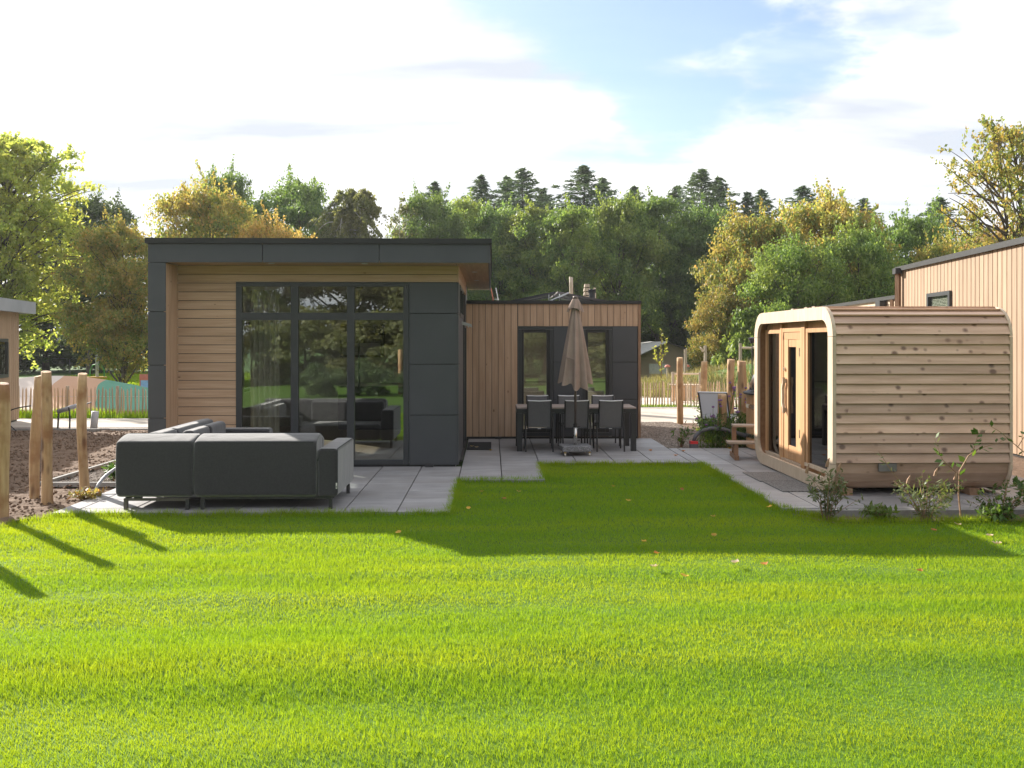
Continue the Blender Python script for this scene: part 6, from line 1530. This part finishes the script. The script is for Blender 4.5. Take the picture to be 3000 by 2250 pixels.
for (x, y, h, lab) in ((-3.4, -6.2, 1.6, 'leftmost'), (-2.8, -6.6, 1.5, 'second from left'), (-2.2, -6.3, 1.55, 'middle one'), (0.6, -7.0, 1.5, 'second from right'), (1.1, -7.2, 1.6, 'rightmost')):
    log_post('log post across the lawn mirrored in the window panes, %s' % lab, x, y, h, 0.08, (0, 0), int(h * 100 + x * 10), group='log posts mirrored in the window panes')

# ================================================================== SHRUBS AND FLOWERS
def stem_shrub(name, label, loc, stems, leafm, leaf, elong=2.4, per=26, barkm='brown_wood', cat='shrub', spikes=None, seed=0, group=None):
    """stems: list of point lists (local); leaves grow along each stem."""
    r = np.random.default_rng(seed); t = thing(name, label, cat, loc, 0, group); wood = MB(); cs = []; ns = []; ax = []
    for pts, r0, den in stems:
        P_ = [Vector(p) for p in pts]; out = []
        for i in range(len(P_) - 1):
            for k in range(5): out.append(P_[i].lerp(P_[i + 1], k / 5))
        out.append(P_[-1])
        wood.tube(out, [r0 * (1 - 0.75 * i / (len(out) - 1)) for i in range(len(out))], 5)
        n = int(per * den)
        for k in range(n):
            u = 0.15 + 0.85 * (k + r.random()) / n; f = u * (len(out) - 1); i = min(int(f), len(out) - 2); p = np.array(out[i].lerp(out[i + 1], f - i))
            d = np.array((out[i + 1] - out[i]).normalized()); a = r.normal(size=3); a -= d * a.dot(d); a /= np.linalg.norm(a) + 1e-6; v = a + d * 0.6; v[2] -= 0.15; v /= np.linalg.norm(v)
            cs.append(p + v * leaf * elong * 0.5); ax.append(v); nn = np.cross(v, np.cross(np.array([0, 0, 1.0]), v)) + r.normal(size=3) * 0.35; ns.append(nn)
    wood.build('stems', barkm, t)
    V, F = quads(np.array(cs), np.array(ns), leaf, elong, seed, np.array(ax) * 4)
    obj('foliage', npmesh('foliage', V, F, leafm), t)
    if spikes:
        for k, p in enumerate(spikes[1]):
            MB().tube([p, (p[0] + 0.01, p[1], p[2] + spikes[2] * 0.5), (p[0] + 0.03, p[1], p[2] + spikes[2])], [0.018, 0.016, 0.004], 6).build('flower_spike', spikes[0], t)
    return t
def fan(n, h, spread, seed, lo=0.6, bend=0.3, r0=0.006, den=1.0):
    rnd = random.Random(seed); out = []
    for k in range(n):
        a = rnd.uniform(0, 6.283); s_ = spread * rnd.uniform(0.2, 1); hh = h * rnd.uniform(lo, 1)
        out.append(([(0.03 * math.cos(a), 0.03 * math.sin(a), 0), (s_ * 0.4 * math.cos(a), s_ * 0.4 * math.sin(a), hh * 0.5), (s_ * math.cos(a), s_ * math.sin(a), hh * (1 - bend * s_))], r0, den))
        if rnd.random() < 0.7:
            p = out[-1][0][1]; out.append(([p, (p[0] + 0.1 * math.cos(a + 1), p[1] + 0.1 * math.sin(a + 1), p[2] + hh * 0.2), (p[0] + 0.16 * math.cos(a + 1.3), p[1] + 0.16 * math.sin(a + 1.3), p[2] + hh * 0.3)], r0 * 0.6, den * 0.6))
    return out
st_ = fan(13, 0.62, 0.30, 1, den=1.1) + [([(0, 0, 0), (0.1, 0, 0.1), (0.3, 0.02, 0.22), (0.42, 0.05, 0.27)], 0.005, 1.0)]
stem_shrub('butterfly_bush', 'narrow grey-green bush at the near corner of the sauna terrace', (3.62, 9.95, -0.07), st_, 'shrub_grey', 0.021, 3.4, 26,
           spikes=('brown_wood', [(-0.22, 0.0, 0.54), (0.02, 0.05, 0.60), (0.12, -0.02, 0.56)], 0.10), seed=2)
st_ = fan(17, 0.55, 0.55, 5, den=1.0) + [([(0, 0, 0), (-0.15, 0, 0.25), (-0.42, 0.0, 0.62), (-0.52, 0, 0.78)], 0.008, 0.8)]
stem_shrub('butterfly_bush', 'wide grey-green bush in front of the middle of the sauna wall', (4.72, 9.98, -0.07), st_, 'shrub_grey', 0.022, 3.4, 24,
           spikes=('brown_wood', [(0.1, 0, 0.50), (0.32, 0, 0.46), (-0.2, 0, 0.42)], 0.09), seed=6)
st_ = [([(0, 0, 0), (-0.03, 0, 0.3), (-0.02, 0, 0.55), (0.08, 0, 0.72), (0.2, 0, 0.80), (0.42, 0.0, 0.86), (0.52, 0, 0.93)], 0.011, 0.55), ([(0.12, 0, 0.74), (0.17, 0.02, 0.86), (0.2, 0, 1.0)], 0.006, 0.5), ([(-0.02, 0, 0.5), (-0.2, 0.02, 0.68), (-0.30, 0.0, 0.92)], 0.006, 0.4)]
stem_shrub('sapling', 'young sapling with an arching stem and sunlit leaves before the sauna', (5.12, 10.0, -0.07), st_, 'shrub_green', 0.055, 1.7, 28, seed=9)
st_ = fan(9, 0.5, 0.34, 15, den=0.8) + fan(5, 0.35, 0.5, 16, den=0.8)
stem_shrub('leafy_shrub', 'loose green shrub right of the sapling in the bed', (5.55, 9.98, -0.07), st_, 'shrub_green', 0.032, 2.1, 15, seed=17)
st_ = fan(12, 0.55, 0.45, 25, den=0.9) + [([(0, 0, 0), (-0.05, 0, 0.45), (-0.22, 0.02, 0.75), (-0.5, 0, 0.98), (-0.62, 0, 1.05)], 0.009, 0.55), ([(-0.3, 0, 0.82), (-0.22, 0, 0.95), (-0.12, 0, 1.06)], 0.005, 0.3)]
stem_shrub('leafy_shrub', 'broad-leaved shrub at the right edge beside the sauna end', (6.05, 10.0, -0.07), st_, 'shrub_green', 0.042, 1.9, 15, seed=27)
st_ = fan(14, 0.42, 0.40, 29, den=1.0)
stem_shrub('leafy_shrub', 'dense low shrub growing at the very right edge of the bed', (6.45, 10.6, -0.07), st_, 'shrub_green', 0.05, 1.8, 30, seed=28)
st_ = fan(22, 0.20, 0.16, 31, den=0.7)
stem_shrub('ground_weed', 'low green weed on the bed edge below the sauna', (4.18, 9.93, -0.07), st_, 'shrub_green', 0.03, 3.0, 16, seed=33, cat='plant')
stem_shrub('ground_weed', 'small sunlit weed clump below the sapling', (5.42, 9.86, -0.07), fan(18, 0.22, 0.15, 35, den=0.7), 'shrub_green', 0.035, 2.6, 16, seed=36, cat='plant')
stem_shrub('ground_weed', 'small weed growing in the gravel strip beside the log post', (-5.2, 12.9, -0.03), fan(16, 0.26, 0.2, 37, den=0.7), 'shrub_green', 0.04, 2.4, 16, seed=38, cat='plant')
stem_shrub('ground_weed', 'reddish weed by the hose at the patio edge', (-4.92, 11.35, -0.03), fan(16, 0.16, 0.2, 39, den=0.6), 'leaf_autumn', 0.03, 2.4, 14, seed=40, cat='plant')
# verbena with purple heads
def verbena(label, loc, n, h, seed):
    rnd = random.Random(seed); t = thing('verbena', label, 'flower', loc); wood = MB(); heads = []
    for k in range(n):
        a = rnd.uniform(0, 6.283); s_ = rnd.uniform(0.05, 0.34); hh = h * rnd.uniform(0.55, 1.05); p1 = (s_ * math.cos(a), s_ * math.sin(a) * 0.6, hh)
        wood.tube([(0.08 * math.cos(a), 0.05 * math.sin(a), 0), (p1[0] * 0.7, p1[1] * 0.7, hh * 0.6), p1], [0.006, 0.005, 0.004], 4); heads.append(p1)
    o = wood.build('stems', 'shrub_green', t)
    for p in heads:
        MB().lathe([(0.0, 0.02), (0.02, 0.015), (0.03, 0.0), (0.02, -0.014), (0.0, -0.016)], 8).build('flower_head', 'petal_purple', t, p)
    r = np.random.default_rng(seed); m = 420; c = np.stack([r.normal(0, 0.2, m), r.normal(0, 0.14, m), r.uniform(0, h * 0.55, m)], 1)
    V, F = quads(c, r.normal(size=(m, 3)), 0.018, 6.0, seed, np.tile([[0.2, 0, 1.0]], (m, 1))); obj('foliage', npmesh('foliage', V, F, 'shrub_green'), t)
verbena('tall purple verbena left of the square timber post', (4.02, 16.75, -0.05), 11, 0.75, 1)
verbena('tall purple verbena right of the square timber post, against the lounger', (4.62, 16.95, -0.05), 16, 1.15, 2)
verbena('purple verbena next to the hot tub staves', (4.78, 17.25, -0.05), 14, 1.1, 3)
verbena('very tall purple verbena in front of the round post', (4.12, 16.7, -0.05), 6, 1.18, 4)
stem_shrub('coneflower', 'clump of yellow coneflowers beside the slim post', (4.85, 20.6, -0.05), fan(26, 0.75, 0.42, 51, 0.75, den=0.8), 'shrub_green', 0.03, 3.4, 20, cat='flower', seed=52,
           spikes=('petal_yellow', [(0.3 * math.cos(k * 2.4) * (0.3 + 0.7 * (k % 5) / 5), 0.2 * math.sin(k * 2.4), 0.62 + 0.03 * (k % 6)) for k in range(16)], 0.045))
stem_shrub('low_shrub', 'dark low shrub at the foot of the slim post', (4.75, 20.35, -0.05), fan(24, 0.34, 0.42, 53, den=0.8), 'leaf_dark', 0.04, 2.6, 22, seed=54)
stem_shrub('bed_shrub', 'grassy green shrub around the square timber post', (4.2, 17.0, -0.05), fan(40, 0.6, 0.5, 55, den=0.8), 'shrub_green', 0.02, 5.5, 26, seed=56)
stem_shrub('bed_shrub', 'tangled green shrub behind the wooden steps', (4.75, 17.3, -0.05), fan(40, 0.55, 0.6, 57, den=0.8), 'shrub_green', 0.022, 4.5, 26, seed=58)
stem_shrub('hydrangea', 'small pale green hydrangea by the black hose', (3.45, 16.9, -0.05), fan(8, 0.42, 0.3, 59, den=0.5), 'shrub_green', 0.04, 2.0, 16, seed=60, cat='flower')
stem_shrub('young_tree', 'slender young tree with yellowish leaves in front of the tent', (6.6, 36.2, 0.1), [([(0, 0, 0), (0.05, 0, 0.8), (0.02, 0, 1.5), (0.06, 0, 2.3)], 0.03, 3.0), ([(0.03, 0, 0.7), (-0.2, 0, 1.2), (-0.25, 0, 1.6)], 0.015, 1.6), ([(0.03, 0, 1.0), (0.25, 0, 1.5), (0.2, 0, 2.0)], 0.015, 1.6)],
           'leaf_lime', 0.07, 1.8, 26, cat='tree', seed=62)
# ---- fallen leaves
def fallen(label, x, y, m_, s_, seed, z=0.012, group='fallen leaves on the lawn'):
    rnd = random.Random(seed); n = 9; vs = []; 
    prof_ = [(0.0, 0.03), (0.12, 0.3), (0.3, 0.46), (0.42, 0.34), (0.52, 0.5), (0.66, 0.30), (0.8, 0.22), (1.0, 0.02)]
    for u, w in prof_:
        c = 0.22 * (u - 0.5) ** 2 * 4
        for q in (-1, 0, 1): vs.append(((u - 0.5) * s_, q * w * s_ * 0.8, (c + abs(q) * w * rnd.uniform(0.15, 0.6)) * s_))
    fs = []
    for i in range(len(prof_) - 1):
        for q in range(2): fs.append((i * 3 + q, i * 3 + q + 1, i * 3 + q + 4, i * 3 + q + 3))
    o = MB().add(vs, fs).build('fallen_leaf', m_, None, (x, y, z), (rnd.uniform(-0.2, 0.2), rnd.uniform(-0.2, 0.2), rnd.uniform(0, 6.28)), True); tag(o, label, 'leaf', group)
fl = [(860, 1150, 'y', 'in the shade before the patio'), (1012, 1099, 'y', 'largest one near the patio corner'), (1040, 1062, 'y', 'near the step of the patio edge'), (1088, 1078, 'o', 'small one left of the middle'),
      (1358, 1083, 'y', 'in the light patch on the lawn'), (1325, 1052, 'y', 'near the parasol'), (1545, 1160, 'y', 'in front of the sauna terrace'), (1543, 1118, 'y', 'close to the narrow bush'),
      (1665, 1098, 'y', 'right at the terrace corner'), (1392, 1172, 'y', 'at the sunlit border of the shadow'), (1419, 1197, 'o', 'tipped up at the shadow border'), (1415, 1226, 'p', 'pinkish one in the sunlit strip'),
      (1592, 1218, 'p', 'big pale one in the sunlit strip'), (1480, 1247, 'y', 'in the sunlit lawn below the pale leaf'), (1655, 1222, 'o', 'small one right of the pale leaf'), (1995, 1238, 'o', 'far right in the sun'),
      (2025, 1150, 'o', 'brown one below the right shrub'), (2080, 1138, 'p', 'beige one below the right shrub'), (2150, 1163, 'p', 'at the right border of the shadow'), (2165, 1180, 'p', 'rightmost pale one'), (1120, 1062, 'y', 'small one behind the middle'),
      (1475, 1060, 'o', 'tiny one near the terrace edge')]
W = {'y': ('fallen_yellow', 'yellow'), 'o': ('fallen_orange', 'orange-brown'), 'p': ('fallen_pale', 'pale')}
for i, (px, py, k, lab) in enumerate(fl):
    Y = 3780 / (py - 739); X = (px - 1106) / 2000 * Y + 0.0215 * Y
    fallen('%s fallen leaf on the grass, %s' % (W[k][1], lab), X, Y, W[k][0], 0.075 if k != 'p' else 0.09, 300 + i, 0.0)
for i, (x, y, lab) in enumerate(((-0.36, 16.6, 'curled one on the doormat'), (-0.28, 16.45, 'flat one on the doormat'), (-0.02, 16.1, 'at the front corner of the doormat'), (2.75, 16.0, 'right of the dining table'), (3.05, 15.3, 'dark one between table and lawn'), (3.3, 15.9, 'by the gravel corner'), (4.2, 16.3, 'in front of the square timber post'))):
    fallen('%s fallen leaf on the patio tiles, %s' % ('yellow' if i < 3 else 'brown', lab), x, y, 'fallen_yellow' if i in (2, 6) else 'fallen_orange' if i > 2 else 'fallen_pale', 0.08, 400 + i, 0.02 if i < 2 else 0.006, 'fallen leaves on the patio')

# ================================================================== HAZE
def haze():
    m = bpy.data.materials.new('haze'); m.use_nodes = True; nt = m.node_tree; nt.nodes.clear()
    out = nt.nodes.new('ShaderNodeOutputMaterial'); v = nt.nodes.new('ShaderNodeVolumePrincipled')
    v.inputs['Color'].default_value = (0.94, 0.96, 1.0, 1); v.inputs['Density'].default_value = HAZE_DENSITY; v.inputs['Anisotropy'].default_value = 0.35
    nt.links.new(v.outputs[0], out.inputs['Volume'])
    me = MB().box(-320, 320, -220, 440, -2.6, 24.0).mesh('haze'); me.materials.append(m)
    o = obj('haze', me); tag(o, 'thin bright haze in the air around the cottages', 'haze', kind='stuff')
HAZE_DENSITY = 0.00034
haze()
